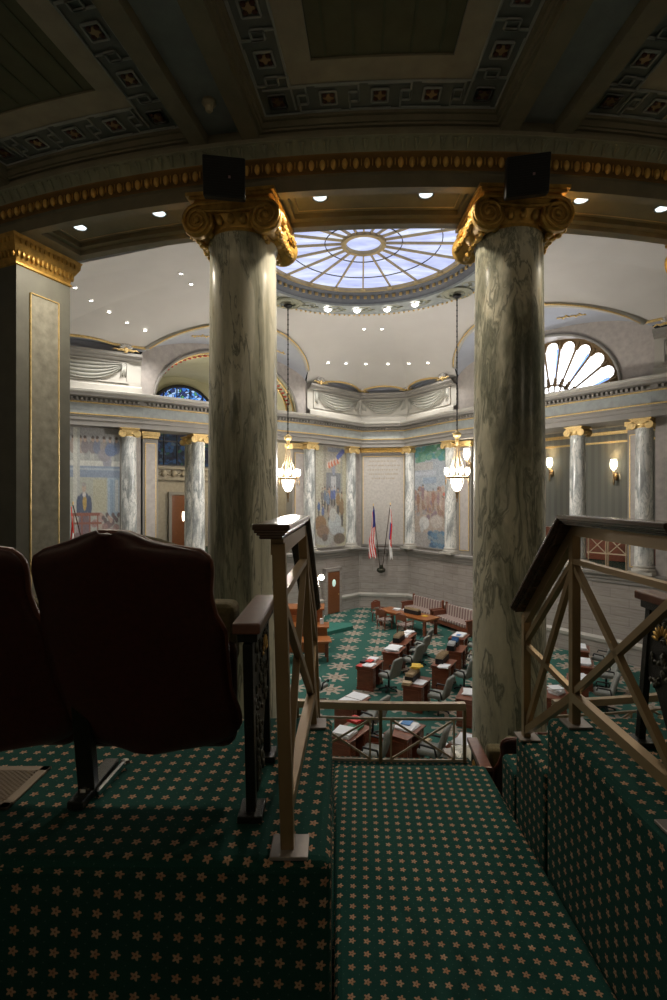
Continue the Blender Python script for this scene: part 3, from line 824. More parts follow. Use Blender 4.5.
ZN = -2.65
cA = make_column('marble_column', 'marble_near', 5.15, .350, .322, True)
x, y = RP(TH[0], 11.40); cA.location = (x, y, ZN); cA.rotation_euler.z = -radians(TH[0]-1)
tag(cA, 'big veined marble column with gilt scroll capital, the left one of the two in front', 'column', 'gallery front columns')
cB = make_column('marble_column', 'marble_near_b', 5.15, .345, .316, True)
x, y = RP(TH[1]+.12, 11.36); cB.location = (x, y, ZN); cB.rotation_euler.z = -radians(TH[1]+2)
tag(cB, 'big darker swirled marble column with gilt capital, standing right of the aisle', 'column', 'gallery front columns')
cC = copy_tree(cB); x, y = RP(-3.94-PER+.5, 11.36); cC.location = (x, y, ZN); cC.rotation_euler.z = radians(3.94+PER)
tag(cC, 'front column at the right edge, only a gilt scroll of its capital showing', 'column', 'gallery front columns')
HF = 2.57-ZLEDGE
far = make_column('pale_column', 'marble_far', HF, .315, .28, False)
a7, b7, d7, n7 = chord(7); a3_, b3_, d3, n3 = chord(3)
c7 = (a7+b7)/2; c3 = (L(9.57,3.77)[0]+P2R[0])/2, (L(9.57,3.77)[1]+P2R[1])/2; c3 = Vector(c3)
def onfacet(i, xpix, off=.12):
    a, b, d, n = facing(HALL[i], HALL[i+1]); k = (xpix-333.5)/F
    # a.x+d.x t + n.x off = k (a.y + d.y t + n.y off)
    t = (k*(a.y+n.y*off)-(a.x+n.x*off))/(d.x-k*d.y); p = a+d*t+n*off; return p.x, p.y, atan2(d.y, d.x)
spots = []
spots.append((*onfacet(8, 129), 'pale grey marble column beside the left mural, left of the gallery opening', 'pale half columns on the hall walls'))
spots.append((*onfacet(6, 309), 'pale marble column left of the mural with the small flag', 'pale half columns on the hall walls'))
spots.append((*onfacet(6, 350.5), 'pale marble column between the mural with the small flag and the tablet', 'pale half columns on the hall walls'))
spots.append((*onfacet(4, 410.5), 'pale marble column between the tablet and the green leafy mural', 'pale half columns on the hall walls'))
spots.append((*onfacet(4, 451), 'pale marble column right of the green leafy mural behind the chandelier', 'pale half columns on the hall walls'))
rz3 = atan2(d3.y, d3.x); rz7 = atan2(d7.y, d7.x)
p = a3_-n3*.12; spots.append((11.13, 18.62, rz3, 'pale marble column at the right end of the right gallery opening', 'pale half columns on the hall walls'))
for s, off, lab in ((1.75, -.25, 'pale marble column standing in the right gallery opening'), (-1.75, -.25, 'pale column in the right opening, hidden behind the front column')):
    p = c3-d3*s+n3*off; spots.append((p.x, p.y, rz3, lab, 'columns in the gallery openings'))
for s, off, lab in ((1.55, -.2, 'front marble column of the pair in the left gallery opening'), (1.45, -1.25, 'rear marble column of the pair in the left gallery opening'), (-1.61, -.2, 'column in the left opening, hidden behind the front column')):
    p = c7+d7*s+n7*off; spots.append((p.x, p.y, rz7, lab, 'columns in the gallery openings'))
for k, (x, y, rz, lab, grp) in enumerate(spots):
    o = far if k == 0 else copy_tree(far)
    o.location = (x, y, ZLEDGE); o.rotation_euler.z = rz; tag(o, lab, 'column', grp)

# pedestals carrying the front columns down to the hall floor
for k, th in enumerate((TH[0], TH[1], -3.94-PER+.5, TH[0]+PER)):
    x, y = RP(th, 11.36); m = MB(); m.box((x, y, (ZF-2.79)/2), (.98,.98, -2.79-ZF), -radians(th)); m.box((x, y, -2.72), (1.06,1.06,.14), -radians(th))
    struct(m.build('wall_pedestal', 'stone', bevel=.01))
# square pier at the left
PT = 23.25
def pier_pt(R, w): x, y = RP(PT, R); t = radians(PT); return (x+w*cos(t), y-w*sin(t))
pr = struct(empty('wall_pier', (*pier_pt(11.3, 0), -2.5)))
m = MB(); poly = [pier_pt(11.66,-.27), pier_pt(11.66,.27), pier_pt(10.99,.27), pier_pt(10.99,-.27)]; m.prism(poly, -2.5, 2.83); m.build('pier_body', 'paint_grey', pr)
nt = Vector((cos(radians(PT)), -sin(radians(PT)), 0)); nr = Vector((-sin(radians(PT)), -cos(radians(PT)), 0))
def PS(R, o, z): x, y = pier_pt(R, .27+o); return (x, y, z)
m = MB(); m.slab([PS(11.50,.0,-1.9), PS(11.15,.0,-1.9), PS(11.15,.0,2.28), PS(11.50,.0,2.28)], tuple(nt*.012)); m.build('stone_inlay', plain('mottled_grey_stone_inlay', (.27,.26,.215), .5, 0, .25, 11), pr)
m = MB()
for R in (11.50, 11.15): m.bar(PS(R,.01,-1.9), PS(R,.01,2.28), .012, .02)
m.bar(PS(11.5,.01,2.28), PS(11.15,.01,2.28), .02, .012); m.bar(PS(11.5,.01,-1.9), PS(11.15,.01,-1.9), .02, .012)
m.build('gilt_fillet', 'gold_light', pr)
m = MB(); m.sweep([poly[i] for i in (0,1,2,3)], [(-.0,2.53),(-.015,2.54),(-.015,2.56),(-.0,2.57),(-.03,2.66),(-.08,2.75),(-.085,2.80),(-.10,2.83)], closed=True)
for i in range(4):
    a, b = Vector(poly[i]), Vector(poly[(i+1) % 4]); dd = (b-a).normalized(); nn = Vector((dd.y, -dd.x)); ln = (b-a).length; k = int(ln/.055)
    for j in range(k+1):
        p = a+dd*ln*j/k+nn*.035; m.ellipsoid((p.x, p.y, 2.65), (.02,.02,.045), 6, 5); p = a+dd*ln*j/k+nn*.085; m.ellipsoid((p.x, p.y, 2.765), (.015,.015,.03), 5, 4)
m.build('leaf_capital', 'gold', pr, smooth=True, auto=40)

# ================================================================== GALLERY BEAM, CEILING
angs = [TMAX-(TMAX-TMIN)*i/84 for i in range(85)]
def ringpath(R, a0=None, a1=None, n=84):
    a0 = TMAX if a0 is None else a0; a1 = TMIN if a1 is None else a1
    return [RP(a0+(a1-a0)*i/n, R) for i in range(n+1)]
m = MB(); m.sweep(ringpath(11.7), [(0,2.83),(0,2.945),(-.012,2.955),(-.03,2.96)]); 
m.sweep(ringpath(11.7), [(-.20,3.175),(-.21,3.20)])
beam = struct(m.build('wall_gallery_beam', 'paint_olive', keep=True))
m = MB()
def patch(a0, a1, r0, r1, z, na=8, nr=1, mm=None):
    mm = mm or m
    mm.grid(lambda u, v: (*RP(a0+(a1-a0)*u, r0+(r1-r0)*v), z), na, nr)
def wallring(a0, a1, R, z0, z1, na=8): m.grid(lambda u, v: (*RP(a0+(a1-a0)*u, R), z0+(z1-z0)*v), na, 1)
def wallside(a, r0, r1, z0, z1): m.grid(lambda u, v: (*RP(a, r0+(r1-r0)*u), z0+(z1-z0)*v), 1, 1)
patch(TMAX, TMIN, 10.98, 11.08, 2.83, 84); patch(TMAX, TMIN, 11.60, 11.7, 2.83, 84)
bays = [2.68+PER*k for k in range(-3, 4)]
for c_ in bays:
    h = 4.6
    patch(c_-PER/2, c_-h, 11.08, 11.60, 2.83); patch(c_+h, c_+PER/2, 11.08, 11.60, 2.83)
    wallring(c_-h, c_+h, 11.08, 2.83, 2.88); wallring(c_-h, c_+h, 11.60, 2.83, 2.88); wallside(c_-h, 11.08, 11.6, 2.83, 2.88); wallside(c_+h, 11.08, 11.6, 2.83, 2.88)
    g_ = .35
    patch(c_-h, c_-h+g_, 11.08, 11.6, 2.88); patch(c_+h-g_, c_+h, 11.08, 11.6, 2.88); patch(c_-h+g_, c_+h-g_, 11.08, 11.15, 2.88); patch(c_-h+g_, c_+h-g_, 11.53, 11.6, 2.88)
    wallring(c_-h+g_, c_+h-g_, 11.15, 2.88, 2.93); wallring(c_-h+g_, c_+h-g_, 11.53, 2.88, 2.93); wallside(c_-h+g_, 11.15, 11.53, 2.88, 2.93); wallside(c_+h-g_, 11.15, 11.53, 2.88, 2.93)
    patch(c_-h+g_, c_+h-g_, 11.15, 11.53, 2.93)
m.build('beam_soffit', 'paint_olive', beam)
m = MB()
for c_ in bays:
    for R in (11.20, 11.48): m.tube([(*RP(c_-4.0+8.0*i/12, R), 2.928) for i in range(13)], .006, 4)
    for a_ in (-4.0, 4.0): m.tube([(*RP(c_+a_, 11.20), 2.928), (*RP(c_+a_, 11.48), 2.928)], .006, 4)
m.build('soffit_line', 'bronze_light', beam)
m = MB(); m.sweep(ringpath(11.7), [(-.03,2.96),(-.035,2.968),(-.03,2.975),(-.035,2.98),(-.075,3.065),(-.10,3.075),(-.105,3.09)]); m.build('egg_band_ground', plain('shaded_gilt_ground', (.22,.12,.03), .5, .3), beam, smooth=True, auto=50); m = MB()  # gilding darkened here to paint in the shade between the eggs
N = 190
for i in range(N+1):
    a_ = TMAX+(TMIN-TMAX)*i/N; x, y = RP(a_, 11.765); m.ellipsoid((x, y, 3.016), (.027,.027,.046), 10, 6)
    x, y = RP(a_+(TMIN-TMAX)/N/2, 11.77); m.ellipsoid((x, y, 3.022), (.006,.012,.04), 5, 3)
m.build('egg_and_dart', plain('bright_gilding', (.72,.45,.13), .42, .35, .2, 14, .15), beam, smooth=True, auto=50)
m = MB(); m.sweep(ringpath(11.7), [(-.105,3.09),(-.11,3.095),(-.13,3.12),(-.17,3.16),(-.20,3.17),(-.20,3.175)])
for i in range(170):
    a_ = TMAX+(TMIN-TMAX)*i/170
    for da in (-.045, .045):
        x0, y0 = RP(a_+da*.4, 11.82); x1, y1 = RP(a_+da*2, 11.885); m.tube([(x0,y0,3.10),(x1,y1,3.155)], [.010,.016], 5)
    x0, y0 = RP(a_, 11.81); x1, y1 = RP(a_, 11.88); m.tube([(x0,y0,3.10),(x1,y1,3.15)], [.012,.007], 5)
m.build('leaf_band', 'leaf_band', beam, smooth=True, auto=50)

# gallery ceiling
m = MB(); ZL, ZP = 3.20, 3.36
RC = [(11.88, 14.45), (14.95, 18.0)]
patch(TMAX, TMIN, 11.85, 11.88, ZL, 84)
patch(TMAX, TMIN, 14.45, 14.95, ZL, 84); patch(TMAX, TMIN, 18.0, 18.6, ZL, 84)
hb = PER/2
strips = MB(); beige = MB(); green = MB(); keyg = MB()
def wr(mb, a0, a1, R, z0, z1, na=10): mb.grid(lambda u, v: (*RP(a0+(a1-a0)*u, R), z0+(z1-z0)*v), na, 1)
def ws(mb, a, r0, r1, z0, z1): mb.grid(lambda u, v: (*RP(a, r0+(r1-r0)*u), z0+(z1-z0)*v), 1, 1)
keybars = {}
for bi, c_ in enumerate(bays):
    for r0, r1 in RC:
        for sg in (-1, 1):
            e = c_+sg*hb
            patch(e-sg*.80, e-sg*1.52, r0, r1, ZL, 2)                 # beam
            patch(e, e-sg*.80, r0, r1, ZL+.10, 2, mm=strips)          # blue strip
            ws(m, e-sg*.80, r0, r1, ZL, ZL+.10)
        wr(m, c_-hb, c_-hb+.8, r0, ZL, ZL+.1, 2); wr(m, c_+hb-.8, c_+hb, r0, ZL, ZL+.1, 2); wr(m, c_-hb, c_-hb+.8, r1, ZL, ZL+.1, 2); wr(m, c_+hb-.8, c_+hb, r1, ZL, ZL+.1, 2)
        H = hb-1.52
        # three stepped mouldings up into the coffer
        steps = [(0, ZL, ZL+.05), (.03, ZL+.05, ZL+.07), (.05, ZL+.07, ZL+.12), (.08, ZL+.12, ZP)]
        for q, (ins, z0, z1) in enumerate(steps):
            rm = (r0+r1)/2; da = math.degrees(ins/rm)
            ra, rb = r0+ins, r1-ins; h = H-da
            wr(m, c_-h, c_+h, ra, z0, z1); wr(m, c_-h, c_+h, rb, z0, z1); ws(m, c_-h, ra, rb, z0, z1); ws(m, c_+h, ra, rb, z0, z1)
            nx = steps[q+1][0] if q < 3 else ins
            if nx > ins:
                d2 = math.degrees(nx/rm); h2 = H-d2
                patch(c_-h, c_+h, ra, r0+nx, z1, 10); patch(c_-h, c_+h, r1-nx, rb, z1, 10); patch(c_-h, c_-h2, r0+nx, r1-nx, z1, 2); patch(c_+h2, c_+h, r0+nx, r1-nx, z1, 2)
        # field: key ground, beige border, green panel
        def frame(mb, i0, i1, z):
            rm = (r0+r1)/2; d0, d1 = math.degrees(i0/rm), math.degrees(i1/rm)
            patch(c_-H+d0, c_+H-d0, r0+i0, r0+i1, z, 10, mm=mb); patch(c_-H+d0, c_+H-d0, r1-i1, r1-i0, z, 10, mm=mb)
            patch(c_-H+d0, c_-H+d1, r0+i1, r1-i1, z, 2, 4, mm=mb); patch(c_+H-d1, c_+H-d0, r0+i1, r1-i1, z, 2, 4, mm=mb)
        frame(keyg, .08, .38, ZP); frame(beige, .38, .60, ZP-.006)
        rm = (r0+r1)/2; d1 = math.degrees(.60/rm); patch(c_-H+d1, c_+H-d1, r0+.6, r1-.6, ZP+.012, 10, 3, mm=green)
        wr(m, c_-H+d1, c_+H-d1, r0+.6, ZP-.006, ZP+.012); 
gc = struct(m.build('ceiling', 'paint_olive', keep=True))
strips.build('blue_strip', 'strip_blue', gc); beige.build('beige_border', 'paint_beige', gc); keyg.build('key_ground', plain('slate_relief_ground', (.15,.165,.16), .6), gc); green.build('green_panel', 'paint_green', gc)
m = MB()
for c_ in bays[2:5]:
    for da in (-2.0, -1.0, 0, 1.0, 2.0): m.bar((*RP(c_+da*.98, 12.5), ZP+.008), (*RP(c_+da*.98, 13.8), ZP+.008), .02, .012)
m.build('panel_batten', plain('sage_batten', (.10,.115,.07), .8), gc)
def key_run(mb, rz_, rg, fmap, L_, n):
    U = L_/n
    for k in range(n+1):
        o = k*U
        def bar2(p, q):
            mb.bar(fmap(o+p[0], p[1]), fmap(o+q[0], q[1]), .015, .014)
        h = .068
        for a_, b_ in (((-h,.15-h),(h,.15-h)),((h,.15-h),(h,.15+h)),((h,.15+h),(-h,.15+h)),((-h,.15+h),(-h,.15-h))): bar2(a_, b_)
        rz_.ellipsoid(fmap(o, .15), (.055,.055,.006), 4, 3)
        for dx in (-.032,.032):
            for dy in (-.032,.032): rg.ellipsoid(fmap(o+dx, .15+dy), (.024,.024,.012), 6, 3)
        if k < n:
            s = U/.46
            A = [(-.13,.285),(.27*s,.285),(.27*s,.10),(.185*s,.10),(.185*s,.19)]; B = [(U-x_, .30-y_) for x_, y_ in A]
            for P_ in (A, B):
                P_ = [(max(P_[0][0], -.10) if P_ is A else min(P_[0][0], U+.10), P_[0][1])]+P_[1:]
                for i_ in range(4): bar2(P_[i_], P_[i_+1])
for c_ in bays[2:5]:
    kb, rz_, rg = MB(), MB(), MB(); r0, r1 = RC[0]; H = hb-1.52; rm = (r0+r1)/2; dA = math.degrees(.08/rm)
    z = ZP-.012
    aL, aR = c_+H-dA, c_-H+dA
    Rm = r0+.08+.15; Lw = radians(2*(H-dA))*Rm-.30
    key_run(kb, rz_, rg, lambda s, t: (*RP(aL-math.degrees((.15+s)/Rm), r0+.08+t), z), Lw, 4)
    Ls = (r1-r0)-.16-.30
    key_run(kb, rz_, rg, lambda s, t: (*RP(aL-math.degrees(t/(r0+.23+s)), r0+.23+s), z), Ls, 5)
    key_run(kb, rz_, rg, lambda s, t: (*RP(aR+math.degrees(t/(r0+.23+s)), r0+.23+s), z), Ls, 5)
    # thin border lines
    for ins in (.085, .375):
        dd = math.degrees(ins/rm)-0; kb.tube([(*RP(c_+H-dd-(2*(H-dd))*i/14, r0+ins), z) for i in range(15)], .009, 4)
        for sg in (-1, 1): kb.tube([(*RP(c_+sg*(H-dd), r0+ins), z), (*RP(c_+sg*(H-dd), r1-ins), z)], .009, 4)
    kb.build('greek_key_relief', 'key', gc); rg.build('rosette_corner', 'rosette_dark', gc); rz_.build('rosette', 'rosette_gold', gc)
# enclosing gallery walls behind and beside the viewer
m = MB(); m.sweep(ringpath(18.6, n=24), [(0,-2.6),(0,3.25)]); struct(m.build('wall_back', 'paint_beige', keep=True))
for nm, a_ in (('wall_gallery_end_left', TMAX), ('wall_gallery_end_right', TMIN)):
    m = MB(); m.grid(lambda u, v: (*RP(a_, 10.98+7.6*u), -2.65+5.9*v), 1, 1); struct(m.build(nm, 'paint_beige', keep=True))

# smoke detector on the strip above the left column, downlights in the soffit
x, y = px(209, 4.30), 4.30
m = MB(); m.lathe([(0.001,0),(.055,0),(.06,-.02),(.05,-.035),(.03,-.05),(.032,-.075),(.02,-.09),(.001,-.09)], (x, y, ZL+.10), 24)
tag(m.build('smoke_detector', plain('ivory_plastic', (.48,.42,.30), .5), smooth=True, auto=40), 'small ivory smoke detector on the blue ceiling strip above the left column', 'smoke detector')
dl = [(bays[3]+2.75, 'left of the two round downlights in the soffit between the columns'), (bays[3]-2.35, 'right of the two round downlights in the soffit between the columns'),
      (bays[4]+2.8, 'round downlight in the left soffit, nearer the square pier'), (bays[4]-2.1, 'round downlight in the left soffit, next to the left column capital'),
      (bays[2]+3.2, 'round downlight in the right soffit, next to the right column capital'), (bays[2]-1.3, 'round downlight in the right soffit at the picture edge')]
SOFFIT = []
for a_, lab in dl:
    x, y = RP(a_, 11.43); r = empty('downlight', (x, y, 2.925)); tag(r, lab, 'light', 'downlights in the gallery beam')
    m = MB(); m.lathe([(.060,0),(.075,0),(.078,-.008),(.066,-.008)], (x, y, 2.928), 28); m.build('trim_ring', 'chrome', r, smooth=True)
    m = MB(); m.lathe([(.001,0),(.064,0)], (x, y, 2.9265), 24); m.build('lens', 'led', r)
    SOFFIT.append((x, y))

# loudspeakers clamped in front of the capitals
def speaker(xp, vp, Y, yaw, pitch, lab):
    x, z = px(xp, Y), pz(vp, Y); r = empty('loudspeaker', (x, y0 := Y, z)); r.rotation_euler = (pitch, 0, yaw)
    m = MB(); m.box((0,.08,0), (.35,.17,.30)); m.build('cabinet', 'black', r, world=False, bevel=.01)
    m = MB(); m.box((0,-.013,0), (.335,.012,.285)); 
    for i in range(16): m.box((0,-.021,-.135+.018*i), (.325,.004,.006))
    m.build('grille', plain('black_speaker_mesh', (.006,.006,.006), .7), r, world=False)
    m = MB(); m.box((.045,-.026,.0), (.018,.006,.018)); m.build('badge', plain('small_pinkish_badge', (.30,.16,.18), .5), r, world=False)
    m = MB(); m.bar((0,.15,.10), (0,.33,.12), .05, .03); m.build('bracket', 'iron', r, world=False)
    tag(r, lab, 'speaker', 'loudspeakers above the columns')
speaker(224, 177, 4.34, .16, .36, 'black loudspeaker above the left column capital')
speaker(528, 175, 4.34, -.22, .36, 'black loudspeaker above the right column capital')

# ================================================================== GALLERY FLOORS
ZA, ZPL = -1.66, -.98
def block(name, x0, x1, y0, y1, z1, z0=-2.60, bev=.03):
    m = MB(); m.box(((x0+x1)/2, (y0+y1)/2, (z0+z1)/2), (x1-x0, y1-y0, z1-z0)); return struct(m.build(name, 'carpet', bevel=bev))
# every tread is one solid carpeted block
block('floor', -6.2, 7.6, -2.1, 1.39, ZA, bev=.0)
block('floor', 0, .955, 1.39, 3.27, ZA)
block('floor', -6.2, -.006, 1.405, 2.36, ZPL); block('floor', .962, 7.0, 1.47, 2.36, ZPL)
block('floor', .962, 1.45, 2.36, 2.76, -1.235); block('floor', -.55, -.006, 2.36, 2.76, -1.235)
block('floor', .962, 1.45, 2.76, 2.99, -1.45); block('floor', -.55, -.006, 2.76, 2.99, -1.45)
m = MB(); pts = ringpath(11.36, 43, -38, 40); out = [(-5.8, 2.37), (7.0, 2.37)]
m.prism([(p[0], p[1]) for p in pts] + [(7.0, 2.37), (-5.8, 2.37)], -2.60, -2.50); struct(m.build('floor', 'carpet'))

# nosing strip at the edge of left platform
# brass grille let into the left platform
m = MB(); xx0, xx1, yy0, yy1 = -1.42, -1.03, 1.64, 1.90; z = ZPL+.001
m.box(((xx0+xx1)/2, yy0+.016, z+.004), (xx1-xx0, .032, .008)); m.box(((xx0+xx1)/2, yy1-.016, z+.004), (xx1-xx0, .032, .008))
m.box((xx0+.016, (yy0+yy1)/2, z+.004), (.032, yy1-yy0, .008)); m.box((xx1-.016, (yy0+yy1)/2, z+.004), (.032, yy1-yy0, .008))
vt = tag(empty('floor_vent', (-1.22, 1.77, ZPL)), 'beige perforated floor grille let into the carpet under the left seats', 'vent')
m.build('frame', 'vent', vt, bevel=.002)
m = MB(); m.box(((xx0+xx1)/2, (yy0+yy1)/2, z+.001), (xx1-xx0-.05, yy1-yy0-.05, .002)); m.build('dark_well', 'black', vt)
m = MB()
for k in range(-24, 40):
    for sgn in (1, -1):
        x0 = xx0+.02*k; pts = []
        for j in range(41):
            xq = x0+sgn*.0065*j + (0 if sgn > 0 else .0); yq = yy0+.03+(yy1-yy0-.06)*j/40
            if xx0+.03 <= xq <= xx1-.03: pts.append((xq, yq, z+.005))
        if len(pts) > 1: m.bar(pts[0], pts[-1], .005, .004)
m.build('lattice', 'vent', vt)

# ================================================================== RAILINGS
def aisle_rail(P0, P1, P2, lab, ho=-.03, lean=(0,0,0)):
    (x0,y0),(x1,y1),(x2,y2) = P0, P1, P2
    def V(i, z):
        zf = (ZPL, ZPL, -1.235)[i]; x, y = (P0, P1, P2)[i]; return Vector((x+lean[i]*(z-zf)/.9, y, z))
    zt = -.065; zl = -.535
    r = empty('aisle_railing', (x1, y1, ZPL)); tag(r, lab, 'railing', 'bronze aisle railings')
    d01 = (Vector((x1,y1))-Vector((x0,y0))).normalized()
    hx = Vector((ho,0,0)); T0, T1, T2 = V(0, -.065), V(1, -.065), V(2, -.535); e0 = Vector((T0.x, T0.y))-d01*.06
    A, B = Vector((*e0, zt)), Vector((T1.x, y1-.02, zt)); sl = (T2-T1).normalized()
    C2 = T2+sl*.025
    up = Vector((0,0,1))
    m = MB()
    for (w, h, off) in ((.102, .018, -.009), (.094, .008, -.021), (.080, .008, -.028), (.064, .010, -.036)):
        d2 = sl.cross(Vector((1,0,0))); n2 = Vector((0, -sl.z, sl.y)).normalized(); n2 = n2 if n2.z > 0 else -n2
        m.bar(A+up*off+hx, Vector((T1.x, y1+.005, zt))+up*off+hx, w, h); m.bar(Vector((T1.x,y1-.005,zt))+up*off*1.25+hx, C2+n2*off+hx, w, h)
    m.build('handrail', 'wood_dark', r, bevel=.004)
    m = MB(); m.bar(A+Vector((0,.05,-.066)), V(1, zt-.066), .036, .045); m.bar(V(1, zt-.085), V(2, zl-.085), .036, .045); m.build('top_bar', 'bronze', r)
    m = MB(); m.bar(V(0,-.265), V(1,-.265), .030, .022); m.bar(V(1,-.265), V(2,-.735), .028, .022); m.build('middle_bar', 'bronze', r)
    m = MB(); m.bar(V(0,-.855), V(1,-.855), .036, .040); m.bar(V(1,-.855), V(2,-1.20), .034, .034); m.build('bottom_bar', 'bronze', r)
    for i_, za, zb in ((0,-.12,ZPL), (1,-.12,ZPL), (2,-.60,-1.235)):
        m = MB(); m.bar(V(i_, zb), V(i_, za), .037, .040, up=(0,1,0)); m.build('post', 'bronze', r, bevel=.003)
    for (x, y, zz) in ((x0,y0,ZPL), (x1,y1,ZPL), (x2,y2,-1.235)):
        m = MB(); m.box((x+.006, y, zz+.006), (.105,.10,.010)); m.build('base_plate', 'plate', r, bevel=.002)
    for (a_, b_) in ((V(0,-.28),V(1,-.84)), (V(0,-.84),V(1,-.28)), (V(1,-.28),V(2,-1.19)), (V(1,-.84),V(2,-.75))):
        m = MB(); m.bar(a_, b_, .024, .026); m.build('brace', 'bronze', r)
    return r
aisle_rail((-.128,1.46), (-.090,2.265), (-.085,2.71), 'bronze cross-braced railing with dark wooden handrail at the left of the aisle, beside the seats', ho=-.012, lean=(-.026,-.050,-.028))
aisle_rail((1.02,1.53), (1.05,2.265), (1.0,2.70), 'bronze cross-braced railing with dark wooden handrail, right of the aisle before the right column')

def front_rail(a0, a1, lab, grp='gallery front railings'):
    R = 11.45; zt = -1.93; r = empty('front_railing', (*RP((a0+a1)/2, R), -2.5)); tag(r, lab, 'railing', grp)
    def P(f, z): return (*RP(a0+(a1-a0)*f, R), z)
    N = 14
    m = MB()
    for i in range(N): m.bar(P(i/N, zt-.022), P((i+1)/N+.004, zt-.022), .060, .044)
    for i in range(N): m.bar(P(i/N, zt-.055), P((i+1)/N+.004, zt-.055), .035, .03)
    m.build('top_rail', 'bronze_light', r)
    m = MB()
    for i in range(N): m.bar(P(i/N, zt-.155), P((i+1)/N+.004, zt-.155), .022, .02)
    m.build('middle_rail', 'bronze_light', r); m = MB()
    for i in range(N): m.bar(P(i/N, zt-.55), P((i+1)/N+.004, zt-.55), .022, .02)
    m.build('bottom_rail', 'bronze_light', r)
    Lm = radians(abs(a1-a0))*R; n = max(1, round(Lm/.80))
    for k in range(n+1):
        f = k/n; m = MB(); m.bar(P(f, -2.5), P(f, zt-.05), .03, .03, up=(0,1,0)); m.build('post', 'bronze', r)
        if k < n:
            f0, f1 = (k+.125)/n, (k+.875)/n
            for ff in (f0, f1): m = MB(); m.bar(P(ff, -2.5), P(ff, zt-.15), .016, .016, up=(0,1,0)); m.build('baluster', 'bronze_light', r)
            for z0, z1 in ((-.165,-.54), (-.54,-.165)): m = MB(); m.bar(P(f0, zt+z0), P(f1, zt+z1), .014, .018); m.build('brace', 'bronze_light', r)
    return r
cw_ = math.degrees(.36/11.4)
a_end = TH[1]+2.45
front_rail(a_end+8.0+.0, a_end, 'low pale brass gallery railing with crossed bars between the two front columns')
front_rail(TH[1]-1.9, TH[1]-PER+1.9, 'low pale brass gallery railing seen through the right aisle railing')
front_rail(TH[0]+PER-2.5, TH[0]+1.9, 'low pale brass gallery railing hidden behind the left seats')

# small white railing in the right far opening
a, b, d, n = chord(3); r = tag(empty('balcony_railing', (*(a+d*2.0)[:2], ZLEDGE)), 'small cream railing with crossed bars in the right gallery opening across the hall', 'railing')
m = MB()
def BP(s, z): p = a+d*s-n*.25; return (p.x, p.y, z)
for z in (-1.28, -1.42, -2.05): m.bar(BP(.98, z), BP(2.55, z), .05, .04)
m.build('rail_bar', 'bronze_light', r)
for s in (1.0, 1.08, 1.74, 1.82, 2.5): m = MB(); m.bar(BP(s, ZLEDGE), BP(s, -1.28), .04, .04, up=(1,0,0)); m.build('post', 'bronze_light', r)
for s in (1.10, 1.84):
    m = MB(); m.bar(BP(s, -1.44), BP(s+.62, -2.03), .03, .03); m.build('brace', 'bronze_light', r)
    m = MB(); m.bar(BP(s, -2.03), BP(s+.62, -1.44), .03, .03); m.build('brace', 'bronze_light', r)

# ================================================================== THEATRE SEATS
OUT = [(112,534),(124,535.2),(133,537.5),(144,541.5),(153,547),(178,549.5),(200,552.5),(211.5,561),(213,574),(211.5,597),(216.6,617),(227,635),(229,663),(232,694),(240,715),(242,728),(236,740),(219,747),(178,752),
       (127,752),(97,745),(81,737),(71,722),(56,684),(50,659),(43,632),(41,606),(36,590),(31.6,572),(32,559),(38,554),(46,551.5),(66,545.5),(84,538),(98,534.8)]
def o2l(p):
    v = p[1]; Y = 1.40+.30*(v-533)/219; return ((p[0]-333.5)/F*Y+.575, Y-1.65, -(v-500)/F*Y+.98)
def bounds():
    pts = [o2l(p) for p in OUT]; i0 = 0; ib = 17
    right = [o2l((124,534))]+pts[2:19]; left = [o2l((97,534))]+list(reversed(pts[19:-1])); return right, left
RB, LB = bounds()
def interp(side, z):
    for k in range(len(side)-1):
        a, b = side[k], side[k+1]
        if (a[2]-z)*(b[2]-z) <= 0 and abs(a[2]-b[2]) > 1e-6: t = (a[2]-z)/(a[2]-b[2]); return a[0]+(b[0]-a[0])*t
    return side[-1][0] if z < side[-1][2]+.001 else side[0][0]
zt_, zb_ = RB[0][2], min(p[2] for p in RB+LB)
def ysurf(z): return -.25+.30*(zt_-z)/(zt_-zb_)*1.0
